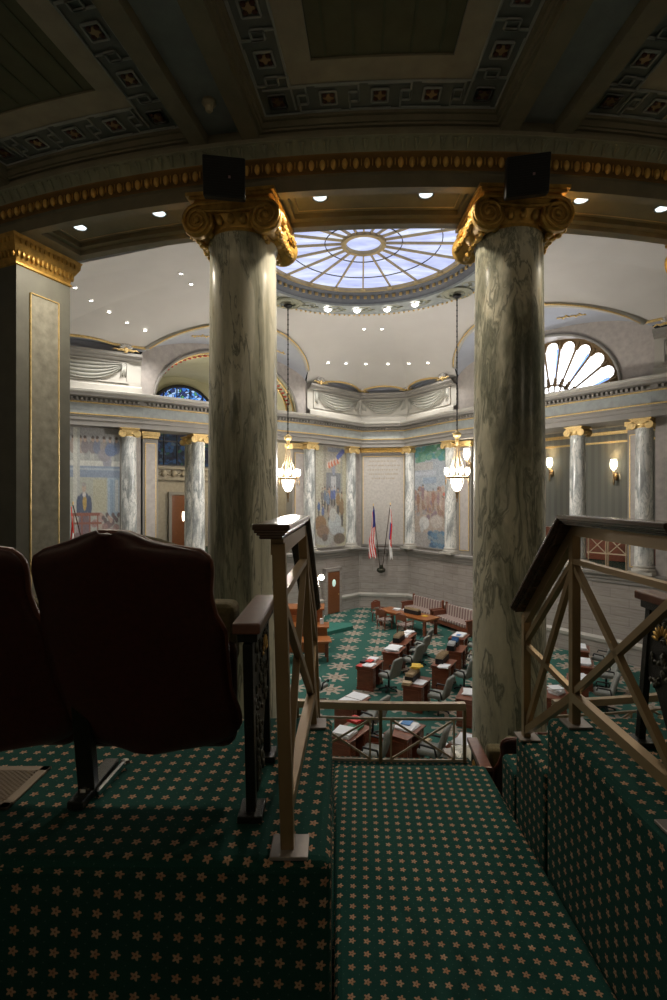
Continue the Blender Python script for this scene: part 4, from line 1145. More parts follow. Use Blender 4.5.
def make_seat(arm_r, arm_l, leg_l, mirror=False):
    r = empty('theatre_seat'); sx = -1 if mirror else 1
    zs = [zt_-.0005-(zt_-zb_-.001)*(1-cos(pi*i/40))/2 for i in range(41)]
    def fn(u, v, inset=0.0, oy=0.0, c=.045):
        i = min(int(v*40), 40); z = zs[i]; l, rr = interp(LB, z)+inset, interp(RB, z)-inset
        return (sx*(l+(rr-l)*u), ysurf(z)+oy+c*(2*u-1)**2, z)
    m = MB(); m.grid(fn, 20, 40, flip=mirror); o = m.build('back_shell', 'maroon', r, world=False, smooth=True); s_ = o.modifiers.new('thick', 'SOLIDIFY'); s_.thickness = .02; s_.offset = 0
    m = MB(); pth = [fn(0, i/40) for i in range(32, -1, -1)]+[fn(1, i/40) for i in range(1, 33)]
    pth = [(p[0], p[1]+.008, p[2]) for p in pth]; m.tube(pth, .010, 6); m.build('wooden_rim_highlight', 'wood_arm', r, world=False, smooth=True)  # wood edge trim, its lighter colour also painting the rim highlight
    m = MB(); m.grid(lambda u, v: fn(u, .12+.60*v, .03, .055, .03), 16, 24, flip=mirror); o = m.build('back_cushion', 'olive_fabric', r, world=False, smooth=True); s_ = o.modifiers.new('thick', 'SOLIDIFY'); s_.thickness = .05; s_.offset = 0
    m = MB(); m.box((sx*.012, .16, .52), (.49, .12, .22)); m.build('seat_cushion', 'olive_fabric', r, world=False, bevel=.03)
    m = MB(); m.box((sx*.012, .12, .33), (.50, .10, .36)); m.build('seat_pan', 'maroon', r, world=False, bevel=.04)
    def stanchion(X):
        m = MB()
        m.bar((X, -.10, .555), (X, -.035, .02), .030, .036, up=(0,1,0)); m.box((X, -.03, .012), (.075, .10, .022))
        m.bar((X, .27, .555), (X, .34, .02), .026, .032, up=(0,1,0)); m.box((X, .33, .012), (.07, .09, .022))
        side = [(X-.008, -.10, .56), (X-.008, .28, .56), (X-.008, .275, .30), (X-.008, .22, .24), (X-.008, .16, .12), (X-.008, .13, .02), (X-.008, .06, .02), (X-.008, .03, .16), (X-.008, -.05, .24), (X-.008, -.09, .30)]
        m.slab(side, (.016,0,0)); m.bar((X, -.12, .575), (X, .29, .575), .06, .03)
        o = m.build('stanchion', 'iron', r, world=False, bevel=.003)
        m = MB(); rnd = random.Random(5)
        for k in range(150):
            y = -.08+.34*rnd.random(); z = .04+.50*rnd.random()
            if z < .24 and not (.03 < y < .16): continue
            for sd in (-1, 1): m.ellipsoid((X+sd*.010, y, z), (.005,.006+.016*rnd.random(),.006+.010*rnd.random()), 6, 4, R=Matrix.Rotation(rnd.random()*3, 3, 'X'))
        m.build('scrollwork', 'iron_leaf', o, world=False, smooth=True)
        m = MB()
        for sd in (-1, 1):
            for k in range(9):
                an = radians(-80+20*k); m.ellipsoid((X+sd*.012, .18+.045*sin(an), .445+.045*cos(an)), (.006,.008,.020), 6, 4, R=Matrix.Rotation(-an, 3, 'X'))
        m.build('gilt_palmette', 'gold', o, world=False, smooth=True)
        m = MB(); m.box((X, .085, .606), (.082, .46, .034)); m.build('armrest', 'wood_arm', r, world=False, bevel=.006)
    if arm_r: stanchion(sx*.336)
    if arm_l: stanchion(-sx*.29)
    if leg_l:
        m = MB(); X = -sx*.222; m.bar((X, .0, .50), (X, .075, .03), .055, .04, up=(0,1,0)); m.bar((X, -.02, .02), (X+.0, .26, .02), .05, .025); m.build('leg', 'iron', r, world=False, bevel=.004)
        m = MB(); m.bar((X+sx*.035, .06, .012), (X+sx*.05, .24, .02), .012, .02); m.ellipsoid((X+sx*.05, .25, .022), (.02,.02,.012), 6, 4); m.ellipsoid((X, .05, .03), (.02,.02,.015), 6, 4); m.build('bolt_bracket', 'chrome', r, world=False)
    return r
s1 = make_seat(True, False, True); s1.location = (-.590, 1.65, ZPL)
tag(s1, 'dark maroon theatre seat with scalloped back at the aisle end of the left row', 'chair', 'theatre seats')
s2 = make_seat(False, False, True); s2.location = (-.590-.54, 1.66, ZPL)
tag(s2, 'dark maroon theatre seat cut by the left edge of the picture', 'chair', 'theatre seats')
s3 = make_seat(True, False, True, mirror=True); s3.location = (1.575, 1.76, ZPL)
tag(s3, 'theatre seat on the right platform, only its iron end and wooden armrest in view', 'chair', 'theatre seats')
s4 = copy_tree(s3); s4.location = (1.40, 3.72, -2.47); s4.rotation_euler.z = -.05
tag(s4, 'theatre seat in the lower row with red-brown armrest, at the foot of the right column', 'chair', 'theatre seats')
s5 = copy_tree(s3); s5.location = (3.05, 4.30, -2.50); s5.rotation_euler.z = -.10
tag(s5, 'theatre seat in the lower row, its armrest end against the right gallery railing', 'chair', 'theatre seats')
# ================================================================== PAINTED CANVASES
class Canvas:
    def __init__(s, w, h, bg): s.w, s.h = w, h; s.p = [[bg(x/w, y/h) for x in range(w+1)] for y in range(h+1)]; s.r = random.Random(w*h)
    def ell(s, cx, cy, rx, ry, c, soft=.25):
        for y in range(max(0, int((cy-ry)*s.h)), min(s.h, int((cy+ry)*s.h)+1)+1 if (cy+ry) < 1 else s.h+1):
            for x in range(s.w+1):
                d = ((x/s.w-cx)/rx)**2+((y/s.h-cy)/ry)**2
                if d < 1: k = min(1, (1-d)/soft); s.p[y][x] = tuple(a*(1-k)+b*k for a, b in zip(s.p[y][x], c))
    def rect(s, x0, x1, y0, y1, c, k=1):
        for y in range(max(0, int(y0*s.h)), min(s.h, int(y1*s.h))+1):
            for x in range(max(0, int(x0*s.w)), min(s.w, int(x1*s.w))+1): s.p[y][x] = tuple(a*(1-k)+b*k for a, b in zip(s.p[y][x], c))
    def figure(s, x, y, h, coat, skin=(.42,.28,.20), wide=1.0, legs=(.12,.11,.10)):
        w = h*.085*wide*s.h/s.w*s.asp
        s.ell(x, y-h*.72, w*.9, h*.30, legs) if False else None
        s.ell(x-w*.35, y-h*.22, w*.42, h*.26, legs); s.ell(x+w*.35, y-h*.22, w*.42, h*.26, legs)
        s.ell(x, y-h*.58, w*1.0, h*.27, coat); s.ell(x-w*.9, y-h*.55, w*.3, h*.20, coat); s.ell(x+w*.9, y-h*.55, w*.3, h*.20, coat)
        s.ell(x, y-h*.92, w*.42, h*.085, skin, .5); s.ell(x, y-h*.97, w*.44, h*.045, (.10,.08,.07), .5)
    def noise(s, a):
        for row in s.p:
            for i, c in enumerate(row):
                k = 1+a*(s.r.random()-.5)*2; row[i] = tuple(max(0, v*k+a*.08*(s.r.random()-.5)) for v in c)
def mural(i, xp0, xp1, z0, z1, cv, name, label, off=.06):
    a, b, d, n = facing(HALL[i], HALL[i+1])
    A = Vector(onfacet(i, xp0, off)[:2]); B = Vector(onfacet(i, xp1, off)[:2])
    r = tag(empty(name, (*((A+B)/2), z0)), label, 'mural', 'painted murals on the niche walls')
    m = MB(); w, h = cv.w, cv.h
    m.grid(lambda u, v: (*(A+(B-A)*u), z1+(z0-z1)*v), w, h)
    o = m.build('canvas', 'paintcol', r); me = o.data; at = me.color_attributes.new(name='Col', type='FLOAT_COLOR', domain='POINT')
    k = 0
    for y in range(h+1):
        for x in range(w+1): at.data[k].color = (*cv.p[y][x], 1); k += 1
    m = MB()
    for P in (A, B): m.bar((P.x, P.y, z0), (P.x, P.y, z1), .06, .05, up=(*n, 0))
    m.bar((A.x, A.y, z0), (B.x, B.y, z0), .06, .06); m.build('frame', 'cornice', r)
# generic crowd under a flag in a street
cv = Canvas(48, 120, lambda x, y: (.36+.04*sin(x*9), .34+.04*sin(x*9), .27)); cv.asp = 2.9/5.4*1.6
cv.rect(0, .28, 0, .75, (.40,.38,.30)); cv.rect(.28, .34, 0, .7, (.30,.28,.23)); cv.rect(.82, .86, .05, .7, (.31,.30,.25))
cv.rect(.36, .80, .27, .46, (.20,.21,.22)); cv.rect(.50, .66, .30, .44, (.42,.42,.42)); cv.rect(.4, .9, .02, .05, (.26,.28,.32))
for k in range(9): cv.ell(.40+.045*k, .185-.008*k+.012*(k % 2), .05, .035, (.50,.17,.10) if k % 2 else (.55,.48,.40))
for k in range(4): cv.ell(.72+.05*k, .10-.018*k, .06, .03, (.12,.15,.36))
cv.ell(.58, .24, .05, .05, (.25,.27,.33)); 
for x, y, h, c in ((.30,.62,.22,(.16,.19,.24)),(.22,.60,.19,(.20,.19,.17)),(.44,.58,.18,(.40,.25,.16)),(.52,.60,.20,(.12,.15,.28)),(.60,.60,.21,(.13,.16,.32)),(.40,.66,.24,(.18,.23,.30)),(.72,.68,.27,(.26,.18,.10)),(.84,.80,.35,(.24,.17,.10)),(.12,.70,.18,(.10,.14,.26)),(.24,.74,.17,(.13,.16,.28)),(.42,.76,.18,(.28,.22,.18))): cv.figure(x, y, h, c)
cv.ell(.62, .76, .22, .10, (.42,.45,.45)); cv.ell(.55, .68, .12, .07, (.46,.46,.42)); cv.ell(.3, .92, .32, .06, (.36,.36,.33)); cv.ell(.7, .84, .25, .05, (.40,.42,.42))
cv.ell(.16, .76, .2, .08, (.26,.17,.10)); cv.ell(.24, .84, .2, .07, (.24,.17,.12)); cv.ell(.76, .92, .2, .06, (.17,.14,.11)); cv.ell(.3, .90, .1, .04, (.16,.13,.11)); cv.noise(.22)
mural(6, 315, 346.5, -2.5, 2.85, cv, 'mural', 'painted mural of a gathered crowd with a small flag above, left of the far tablet')
# generic riders under trees
cv = Canvas(48, 120, lambda x, y: (.34,.37,.40) if y < .45 else (.36,.30,.25)); cv.asp = 2.9/5.4*1.6
for k in range(60): cv.ell(cv.r.random(), cv.r.random()*.14, .10, .03, cv.r.choice(((.10,.24,.16),(.16,.30,.22),(.10,.26,.26))))
cv.rect(0, .6, .17, .24, (.40,.37,.33), .7); cv.rect(.0, .7, .26, .29, (.44,.46,.50), .7); cv.rect(.3, .7, .32, .37, (.22,.30,.40), .6)
for k in range(40): cv.ell(cv.r.random(), .38+cv.r.random()*.34, .07, .03, cv.r.choice(((.30,.20,.16),(.38,.26,.20),(.24,.18,.20),(.44,.36,.30),(.30,.28,.27))))
for x, y, h, c in ((.12,.66,.24,(.28,.17,.12)),(.28,.62,.24,(.26,.18,.18)),(.44,.66,.22,(.34,.24,.20)),(.60,.64,.22,(.30,.17,.13)),(.76,.66,.24,(.28,.20,.20)),(.90,.70,.2,(.34,.24,.20))): cv.figure(x, y, h, c, legs=(.28,.19,.14))
cv.ell(.95, .48, .06, .02, (.5,.12,.08)); cv.ell(.32, .76, .17, .07, (.50,.50,.48)); cv.ell(.25, .81, .06, .05, (.42,.42,.42)); cv.ell(.70, .74, .20, .07, (.42,.38,.34))
cv.rect(0, .5, .86, 1, (.32,.30,.28)); 
for k in range(50): cv.ell(.5+.5*cv.r.random(), .84+.16*cv.r.random(), .09, .025, cv.r.choice(((.07,.12,.20),(.12,.20,.28),(.20,.25,.28))))
cv.noise(.22)
mural(4, 414.5, 446.5, -2.5, 2.85, cv, 'mural', 'painted mural of brown riders below green trees, right of the far tablet')
# generic speaker in a hall with balcony (the right half is what the front pier leaves in view)
cv = Canvas(150, 130, lambda x, y: (.38,.40,.36)); cv.asp = 1.0
cv.rect(0, 1, 0, .16, (.33,.33,.32)); cv.rect(0, 1, .165, .25, (.46,.46,.41)); cv.rect(0, 1, .25, .285, (.53,.53,.48))
for k in range(70): cv.rect(k/70, k/70+.005, .175, .24, (.32,.33,.31))
for k in range(16):
    x = k/16+.03*cv.r.random(); cv.ell(x, .14, .045, .055, cv.r.choice(((.28,.26,.24),(.18,.20,.25),(.34,.29,.25),(.22,.20,.20)))); cv.ell(x, .085, .017, .022, (.40,.31,.25)); cv.ell(x, .07, .018, .012, (.12,.10,.09))
cv.ell(.86, .24, .05, .07, (.30,.30,.33)); cv.ell(.83, .20, .07, .05, (.27,.26,.27)); cv.ell(.90, .16, .07, .05, (.14,.18,.27))
cv.rect(0, 1, .29, .37, (.25,.30,.37)); cv.rect(0, 1, .30, .315, (.36,.41,.46))
cv.rect(0, 1, .37, .66, (.40,.41,.35)); cv.rect(.72, .85, .39, .62, (.42,.41,.31))
cv.rect(.87, .99, .37, .66, (.33,.40,.46)); cv.rect(.895, .92, .39, .64, (.24,.31,.38)); cv.rect(.95, .975, .39, .62, (.50,.52,.50))
for x in (.10, .34, .525): cv.rect(x, x+.055, .0, .70, (.52,.52,.46)); cv.rect(x+.04, x+.055, .0, .70, (.42,.43,.40))
for k in range(90): cv.ell(cv.r.random(), .66+.34*cv.r.random(), .035, .03, cv.r.choice(((.32,.22,.20),(.40,.29,.27),(.13,.12,.14),(.42,.36,.30),(.20,.15,.15),(.36,.30,.30))))
mx = .625
cv.ell(mx, .74, .062, .15, (.20,.15,.16)); cv.ell(mx, .555, .066, .085, (.11,.13,.18)); cv.ell(mx-.055, .58, .024, .085, (.10,.12,.17)); cv.ell(mx+.055, .58, .024, .085, (.10,.12,.17))
cv.ell(mx+.006, .55, .020, .065, (.46,.33,.12)); cv.ell(mx, .492, .018, .022, (.58,.57,.53)); cv.ell(mx, .445, .022, .034, (.46,.36,.29)); cv.ell(mx-.003, .418, .024, .016, (.36,.34,.32))
cv.rect(.50, .80, .635, .648, (.28,.12,.09)); cv.rect(.50, .80, .70, .71, (.28,.12,.09))
for x in (.52,.60,.68,.76): cv.rect(x, x+.008, .635, .85, (.28,.12,.09))
for k in range(10): cv.ell(.80+.02*k, .645+.02*(k % 3), .018, .02, cv.r.choice(((.40,.30,.25),(.16,.13,.13))))
cv.noise(.16)
mural(8, 18, 120.5, -2.5, 2.85, cv, 'mural', 'large painted mural of a dark-coated speaker below a balcony, on the left wall')

# ================================================================== FLAGS
def flag(base, tip, kind, label, droop, wdt=.55):
    r = empty('flag', base); tag(r, label, 'flag', 'flags on poles'); B, T = Vector(base), Vector(tip)
    m = MB(); m.tube([B, T], .022, 8); m.build('pole', 'wood_dark', r, smooth=True)
    m = MB(); m.ellipsoid(T+Vector((0,0,.06)), (.03,.03,.08), 8, 5); m.build('finial', 'gold_light', r)
    # hanging cloth, gathered in folds
    m = MB(); nu, nv = 26, 40; t = (T-B); 
    def fn(u, v):
        p = T-t*(.02+.30*u*(1)) ; fold = .05*sin(u*15+v*2)
        z = T.z-.05-droop*v-(.35*u)*(1-v)*1.0
        sp = wdt*(.30+.70*v)
        sx = -1 if kind == 'striped' else .4
        return (T.x+sx*(u-.35)*sp*.75+.03*sin(v*7), T.y-.06-abs(fold)-.05*u, z-.05*sin(u*9)*v)
    o0 = len(m.f); m.grid(fn, nu, nv)
    for f in range(len(m.f)-o0):
        u = (f % nu)/nu; v = (f//nu)/nv
        if kind == 'striped': c = 2 if (v < .36 and u < .62) else (0 if int((u*6+v*5)) % 2 == 0 else 1)
        elif kind == 'tricolour': c = 0 if (u > .35+.2*sin(v*4) and v < .75) else (1 if v < .30 or v > .62 else (2 if u < .38 else 0))
        else: c = 0 if u < .6 or v < .3 else 1
        m.m[o0+f] = c
    o = m.build('cloth', ['flag_red', 'flag_white', 'flag_blue'], r, smooth=True); s_ = o.modifiers.new('t', 'SOLIDIFY'); s_.thickness = .008
    return r
yb = 28.55
bx, bz = px(381.2, yb), pz(568, yb)
r = tag(empty('flag_bracket', (bx, yb+.3, bz-.1)), 'round bronze wall bracket holding the two flag poles under the tablet', 'bracket')
m = MB(); m.ellipsoid((bx, yb+.05, bz-.12), (.25,.16,.16), 16, 8); m.build('boss', 'iron_leaf', r, smooth=True)
m = MB(); m.lathe([(.06,-.05),(.12,.05),(.10,.14),(.13,.17)], (bx, yb-.02, bz), 14); m.build('socket', 'iron_leaf', r, smooth=True)
flag((bx-.08, yb, bz+.1), (px(373.3, yb-.35), yb-.35, pz(506, yb-.35)), 'striped', 'flag with red and white stripes and blue corner, left of the crossed pair', 2.75)
flag((bx+.08, yb, bz+.1), (px(390.3, yb-.35), yb-.35, pz(505, yb-.35)), 'tricolour', 'red, white and blue flag hanging right of the crossed pair', 2.85)
yl = 18.9; fx = px(73, yl)
flag((fx+.5, yl+.6, -3.4), (fx, yl, -.18), 'red', 'red and white flag hanging before the left mural', 2.4, .5)

# ================================================================== CHANDELIERS, WALL LAMPS
def chandelier(xp, Y, lab):
    x = px(xp, Y); r = empty('chandelier', (x, Y, .2)); tag(r, lab, 'chandelier', 'hanging chandeliers')
    zc = .82
    m = MB(); m.lathe([(.001,ZR-.06),(.55,ZR-.05),(.56,ZR-.09),(.48,ZR-.12),(.46,ZR-.09),(.30,ZR-.09),(.28,ZR-.12)], (x, Y, 0), 32); m.build('ceiling_rose', 'leaf_band', r, smooth=True, auto=40)
    m = MB(); m.lathe([(.001,ZR-.14),(.16,ZR-.14),(.15,ZR-.20),(.04,ZR-.26),(.001,ZR-.27)], (x, Y, 0), 16); m.build('canopy', 'canopy', r, smooth=True)
    m = MB(); m.tube([(x,Y,ZR-.25),(x,Y,2.45)], .022, 6)
    for k in range(26): m.ellipsoid((x,Y,2.55+.19*k), (.032,.032,.05), 6, 4)
    m.build('chain', 'canopy', r)
    m = MB(); m.lathe([(.02,2.55),(.05,2.50),(.17,2.42),(.12,2.32),(.05,2.26),(.07,2.20),(.05,2.05),(.02,2.0)], (x,Y,0), 16); m.build('hub', 'gold_light', r, smooth=True)
    m = MB(); m.tube([(x,Y,2.1),(x,Y,zc)], .015, 6)
    for k in range(6):
        a = 2*pi*k/6; m.tube([(x+.06*cos(a), Y+.06*sin(a), 2.2), (x+.13*cos(a), Y+.13*sin(a), 1.5), (x+.36*cos(a), Y+.36*sin(a), zc+.02)], .006, 5)
    m.build('suspension', 'bronze', r)
    m = MB(); m.lathe([(.40,zc-.03),(.43,zc),(.40,zc+.04),(.37,zc),(.40,zc-.03)], (x,Y,0), 32); m.lathe([(.25,zc-.05),(.28,zc),(.25,zc+.02)], (x,Y,0), 24)
    for k in range(8):
        a = 2*pi*k/8+.2; m.tube([(x+.26*cos(a),Y+.26*sin(a),zc-.02),(x+.40*cos(a),Y+.40*sin(a),zc),(x+.44*cos(a),Y+.44*sin(a),zc+.10)], .018, 6); m.ellipsoid((x+.44*cos(a),Y+.44*sin(a),zc-.16), (.02,.02,.12), 6, 4)
    m.build('ring', 'bronze', r, smooth=True)
    for k in range(8):
        a = 2*pi*k/8+.2; m = MB(); m.lathe([(.035,.0),(.065,.05),(.072,.13),(.06,.23),(.045,.26)], (x+.42*cos(a), Y+.42*sin(a), zc+.10), 12); m.build('lamp_shade', 'bulb', r, smooth=True)
    m = MB(); m.lathe([(.235,.0),(.23,-.12),(.19,-.28),(.11,-.42),(.02,-.47)], (x,Y,zc-.05), 20); o = m.build('glass_bowl', 'bulb', r, smooth=True)
    m = MB()
    for k in range(8):
        a = 2*pi*k/8; m.tube([(x+.245*cos(a),Y+.245*sin(a),zc-.05),(x+.24*cos(a),Y+.24*sin(a),zc-.18),(x+.195*cos(a),Y+.195*sin(a),zc-.34),(x+.03*cos(a),Y+.03*sin(a),zc-.53)], .009, 5)
    m.lathe([(.03,zc-.50),(.07,zc-.56),(.04,zc-.62),(.05,zc-.70),(.02,zc-.80),(.03,zc-.86),(.005,zc-.92)], (x,Y,0), 10); m.build('finial', 'bronze', r, smooth=True)
    return x, Y
LAMPS = [chandelier(288, 19.96, 'chandelier with lit glass lamps hanging beside the left column'), chandelier(457, 19.0, 'chandelier with lit glass lamps hanging beside the right column')]
def sconce(x, y, z, n, lab, scale=1.0, mat='bulb'):
    r = empty('wall_sconce', (x, y, z)); tag(r, lab, 'wall lamp', 'wall sconces'); s = scale
    q = Vector((x, y, z))+Vector((n.x, n.y, 0))*.16*s
    m = MB(); m.tube([(x,y,z-.25*s), Vector((q.x,q.y,z-.25*s)), (q.x,q.y,z-.06*s)], .022*s, 6); m.ellipsoid((x,y,z-.25*s), (.07*s,.07*s,.14*s), 8, 5); m.ellipsoid((q.x,q.y,z-.40*s), (.035*s,.035*s,.15*s), 8, 5); m.build('arm', 'bronze', r, smooth=True)
    m = MB(); m.lathe([(.05*s,-.04*s),(.10*s,.05*s),(.11*s,.16*s),(.085*s,.30*s)], (q.x,q.y,z), 14); m.build('shade', mat, r, smooth=True)
    return q
a, b, d, n = chord(3)
def on_plane(p0, d, k):     # point on line p0+d t with x = k y
    t = (k*p0.y-p0.x)/(d.x-k*d.y); return p0+d*t
SC = []
for xp, vp, lab in ((616, 466, 'lit wall sconce on the striped wall right of the right opening column'), (552, 464, 'lit wall sconce mostly hidden behind the right opening column')):
    p = on_plane(a-n*3.55, d, (xp-333.5)/F); z = (500-vp)/F*p.y; SC.append(sconce(p.x, p.y, z-.12, n, lab, 1.35, 'bulb_soft'))
a, b, d, n = chord(3); p = on_plane(b+n*.02, d, (470-333.5)/F); z = (500-455)/F*p.y
SC2 = sconce(p.x, p.y, z-.15, n, 'bright lit torch lamp on the wall, between the right chandelier and the right column', 1.5)

# ring downlights and vault spotlights
VL = []
def disc_light(xp=None, vp=None, pt=None, lab='', grp='', rad=.07):
    if pt is None:
        # march along the view ray until it meets the vault
        best = None; Y = 8.0
        while Y < 34:
            X = px(xp, Y); Z = pz(vp, Y); dx, dy = X-CX, Y-CY; r = hypot(dx, dy)
            if r > R0:
                rw = wall_hit(atan2(dx, dy)); 
                if r < rw and Z >= max(dome(r, rw), lunz(X, Y) if dif_ok(dx, dy, r, rw) else -9): best = (X, Y, Z); break
            Y += .02
        if best is None: return
        pt = best
    r = empty('spotlight', (pt[0], pt[1], pt[2]-.02)); tag(r, lab, 'light', grp)
    m = MB(); m.lathe([(rad,0),(rad*1.35,-.01),(rad*1.4,.03)], (pt[0],pt[1],pt[2]-.03), 14); m.build('collar', 'plaster', r)
    m = MB(); m.lathe([(.001,-.085),(rad*.5,-.07),(rad*.9,-.03),(rad,0)] if rad > .1 else [(.001,0),(rad,0)], (pt[0],pt[1],pt[2]-.032), 14); m.build('lens', 'spot', r)
    VL.append(pt)
def dif_ok(dx, dy, r, rw): return lunz(CX+dx, CY+dy) > dome(r, rw)
for xp in (328, 346, 366, 388, 409, 428): disc_light(xp, 364-abs(xp-378)*.03, lab='small recessed spotlight in the row of six on the far vault above the drapery', grp='vault spotlights', rad=.065)
for xp in (364, 382): disc_light(xp, 328.5, lab='small recessed spotlight of the close pair high on the far vault', grp='vault spotlights', rad=.065)
for xp, vp in ((75,287),(91,300),(109,311.5),(127,322),(145,330)): disc_light(xp, vp, lab='small recessed spotlight in the slanting row on the vault left of the left column', grp='vault spotlights', rad=.055)
for xp, vp in ((181,273),(191,283.5)): disc_light(xp, vp, lab='small recessed spotlight of the pair on the vault next to the left column', grp='vault spotlights', rad=.055)
RL = []
for xp, vp in ((328,308),(357,309),(387,308),(415,303)):
    Y = (ZR-.03)*F/(500-vp); disc_light(pt=(px(xp, Y), Y, ZR-.06), lab='round bright light set in the relief ring around the skylight', grp='lights in the skylight ring', rad=.125)

# ================================================================== CHAMBER FURNITURE
def desk_proto():
    r = empty('senate_desk')
    m = MB(); m.box((0,0,.735), (.62,.94,.03)); m.box((0,0,.715), (.58,.90,.02)); m.build('desktop', 'wood_red', r, world=False, bevel=.008)
    for s in (-1, 1):
        m = MB(); m.box((0, s*.40, .355), (.54,.05,.71)); m.box((0, s*.429, .37), (.38,.014,.50)); m.box((0, s*.40, .04), (.58,.07,.08)); m.build('end_panel', 'wood_red', r, world=False, bevel=.004)
    m = MB(); m.box((-.27,0,.37), (.03,.78,.68)); m.build('front_panel', 'wood_red', r, world=False)
    for s in (-1, 1):
        p = MB(); p.box((.02, s*.27, .36), (.48,.20,.64)); o = p.build('drawer_pedestal', 'wood_red', r, world=False)
        p = MB(); 
        for z in (.15,.35,.56): p.box((.265, s*.27, z), (.02,.16,.16)); p.ellipsoid((.28, s*.27, z), (.012,.03,.012), 6, 4)
        p.build('drawer_front', 'wood_red', o, world=False)
    m = MB(); m.box((-.30,0,.66), (.03,.88,.06)); m.build('apron_moulding', 'wood_red', r, world=False, bevel=.006)
    return r
def chair_proto():
    r = empty('swivel_chair')
    m = MB()
    for k in range(5):
        a = 2*pi*k/5; m.bar((0,0,.09), (.29*cos(a), .29*sin(a), .055), .045, .03); m.ellipsoid((.29*cos(a), .29*sin(a), .03), (.03,.03,.03), 8, 5)
    m.build('star_base', 'black', r, world=False)
    m = MB(); m.tube([(0,0,.08),(0,0,.42)], .03, 8); m.box((0,0,.42), (.28,.28,.03)); m.build('post', 'black', r, world=False)
    m = MB(); m.box((0,0,.485), (.52,.52,.12)); m.build('seat', 'grey_fabric', r, world=False, bevel=.05)
    m = MB()
    def fn(u, v):
        w = .27*(1-.12*v**2)+.0; x = .25+.16*v+.05*(2*u-1)**2*-1; return (x, (2*u-1)*w, .50+.58*v-.05*abs(2*u-1)**3*v)
    m.grid(fn, 10, 12); o = m.build('backrest', 'grey_fabric', r, world=False, smooth=True); s_ = o.modifiers.new('t', 'SOLIDIFY'); s_.thickness = .08; s_.offset = 0
    for s in (-1, 1):
        m = MB(); m.tube([(.20, s*.28, .47), (.16, s*.30, .66), (-.16, s*.29, .68), (-.18, s*.28, .60)], .025, 6); m.build('armrest', 'black', r, world=False, smooth=True)
    return r
D0, C0 = desk_proto(), chair_proto(); first = {'d': True, 'c': True}
FZ = ZF+.001
def put(kind, x, y, rz, lab, grp):
    src = D0 if kind == 'd' else C0
    if first[kind]: o = src; first[kind] = False
    else: o = copy_tree(src)
    o.location = (x, y, FZ); o.rotation_euler.z = rz; return tag(o, lab, 'desk' if kind == 'd' else 'chair', grp)
def papers(x, y, rz, dx, dy, lab, mat='paper', w=.30, l=.42, h=.03, n=3, name='paper_stack', z=.752, cat='paper', tilt=.2):
    c, s = cos(rz), sin(rz); X, Y = x+dx*c-dy*s, y+dx*s+dy*c
    m = MB(); rnd = random.Random(int((x*31+y*17+dx*7)*10))
    for k in range(n): m.box((X+rnd.uniform(-.02,.02), Y+rnd.uniform(-.02,.02), FZ+z+h*(k+.5)/n), (w, l, h/n*.92), rz+rnd.uniform(-tilt, tilt))
    return tag(m.build(name, mat), lab, cat, 'papers and files on the desks')
def filebox(x, y, rz, dx, dy, lab, fm='tan_paper', l=.62):
    c, s = cos(rz), sin(rz); X, Y = x+dx*c-dy*s, y+dx*s+dy*c; z = FZ+.752
    r = empty('file_box', (X, Y, z), rz)
    m = MB()
    for (cx, cy, sx, sy) in ((-.12,0,.012,l),(.12,0,.012,l),(0,-l/2,.25,.012),(0,l/2,.25,.012)): m.box((cx,cy,.085), (sx,sy,.17))
    m.box((0,0,.008), (.24,l,.012)); m.build('box', 'black', r, world=False)
    m = MB(); rnd = random.Random(int(x*100))
    for k in range(int(l/.028)): m.box((rnd.uniform(-.01,.01), -l/2+.03+.028*k, .13+rnd.uniform(-.015,.03)), (.22,.012,.24), 0, rnd.uniform(-.12,.12))
    m.build('files', fm, r, world=False)
    return tag(r, lab, 'file box', 'papers and files on the desks')
def at(xp, vp, z):   # floor-plan position of a point seen at pixel, at height z above the hall floor
    Y = (-(ZF+z))*F/(vp-500); return px(xp, Y), Y
DR = radians(-25)
G1, G2 = 'desks facing the rostrum', 'grey swivel chairs at the desks'
T = .75
desks = {
 'A': (370, 663, 'desk with a red folder among white papers, leftmost of those above the railing'),
 'B': (394, 649, 'desk with a flat white paper stack, behind and right of the red-folder desk'),
 'C': (401, 641, 'desk with a dark box of pale files, in the middle of the left group'),
 'D': (406, 634.5, 'desk topped with loose white sheets, nearest the long table'),
 'E': (417, 681, 'desk with yellow folders in front of the right column'),
 'F': (444, 662.5, 'desk with a wide dark box of tan files, behind the yellow-folder desk'),
 'G': (456, 648, 'desk with two small dark boxes beside the right column'),
 'H': (459, 636, 'farthest desk beside the right column, with white and blue sheets'),
 'I': (470, 694, 'desk half hidden by the right column, just above the brass railing'),
 'J': (352, 700, 'desk with an open white document, cut by the top of the brass railing'),
 'K': (350, 731, 'desk with red and green folders seen through the brass railing'),
 'Lk': (405, 729, 'desk with a blue sheet seen through the middle of the brass railing'),
 'M': (467, 742, 'desk behind the right end of the brass railing'),
 'N': (580, 648, 'desk with white papers, farthest of those seen through the right aisle railing'),
 'O': (583, 663, 'middle desk of those seen through the right aisle railing'),
 'P': (578, 679, 'nearest desk of those seen through the right aisle railing'),
 'Q': (556, 693, 'desk with a crumpled white sheet, left of the right railing post'),
}
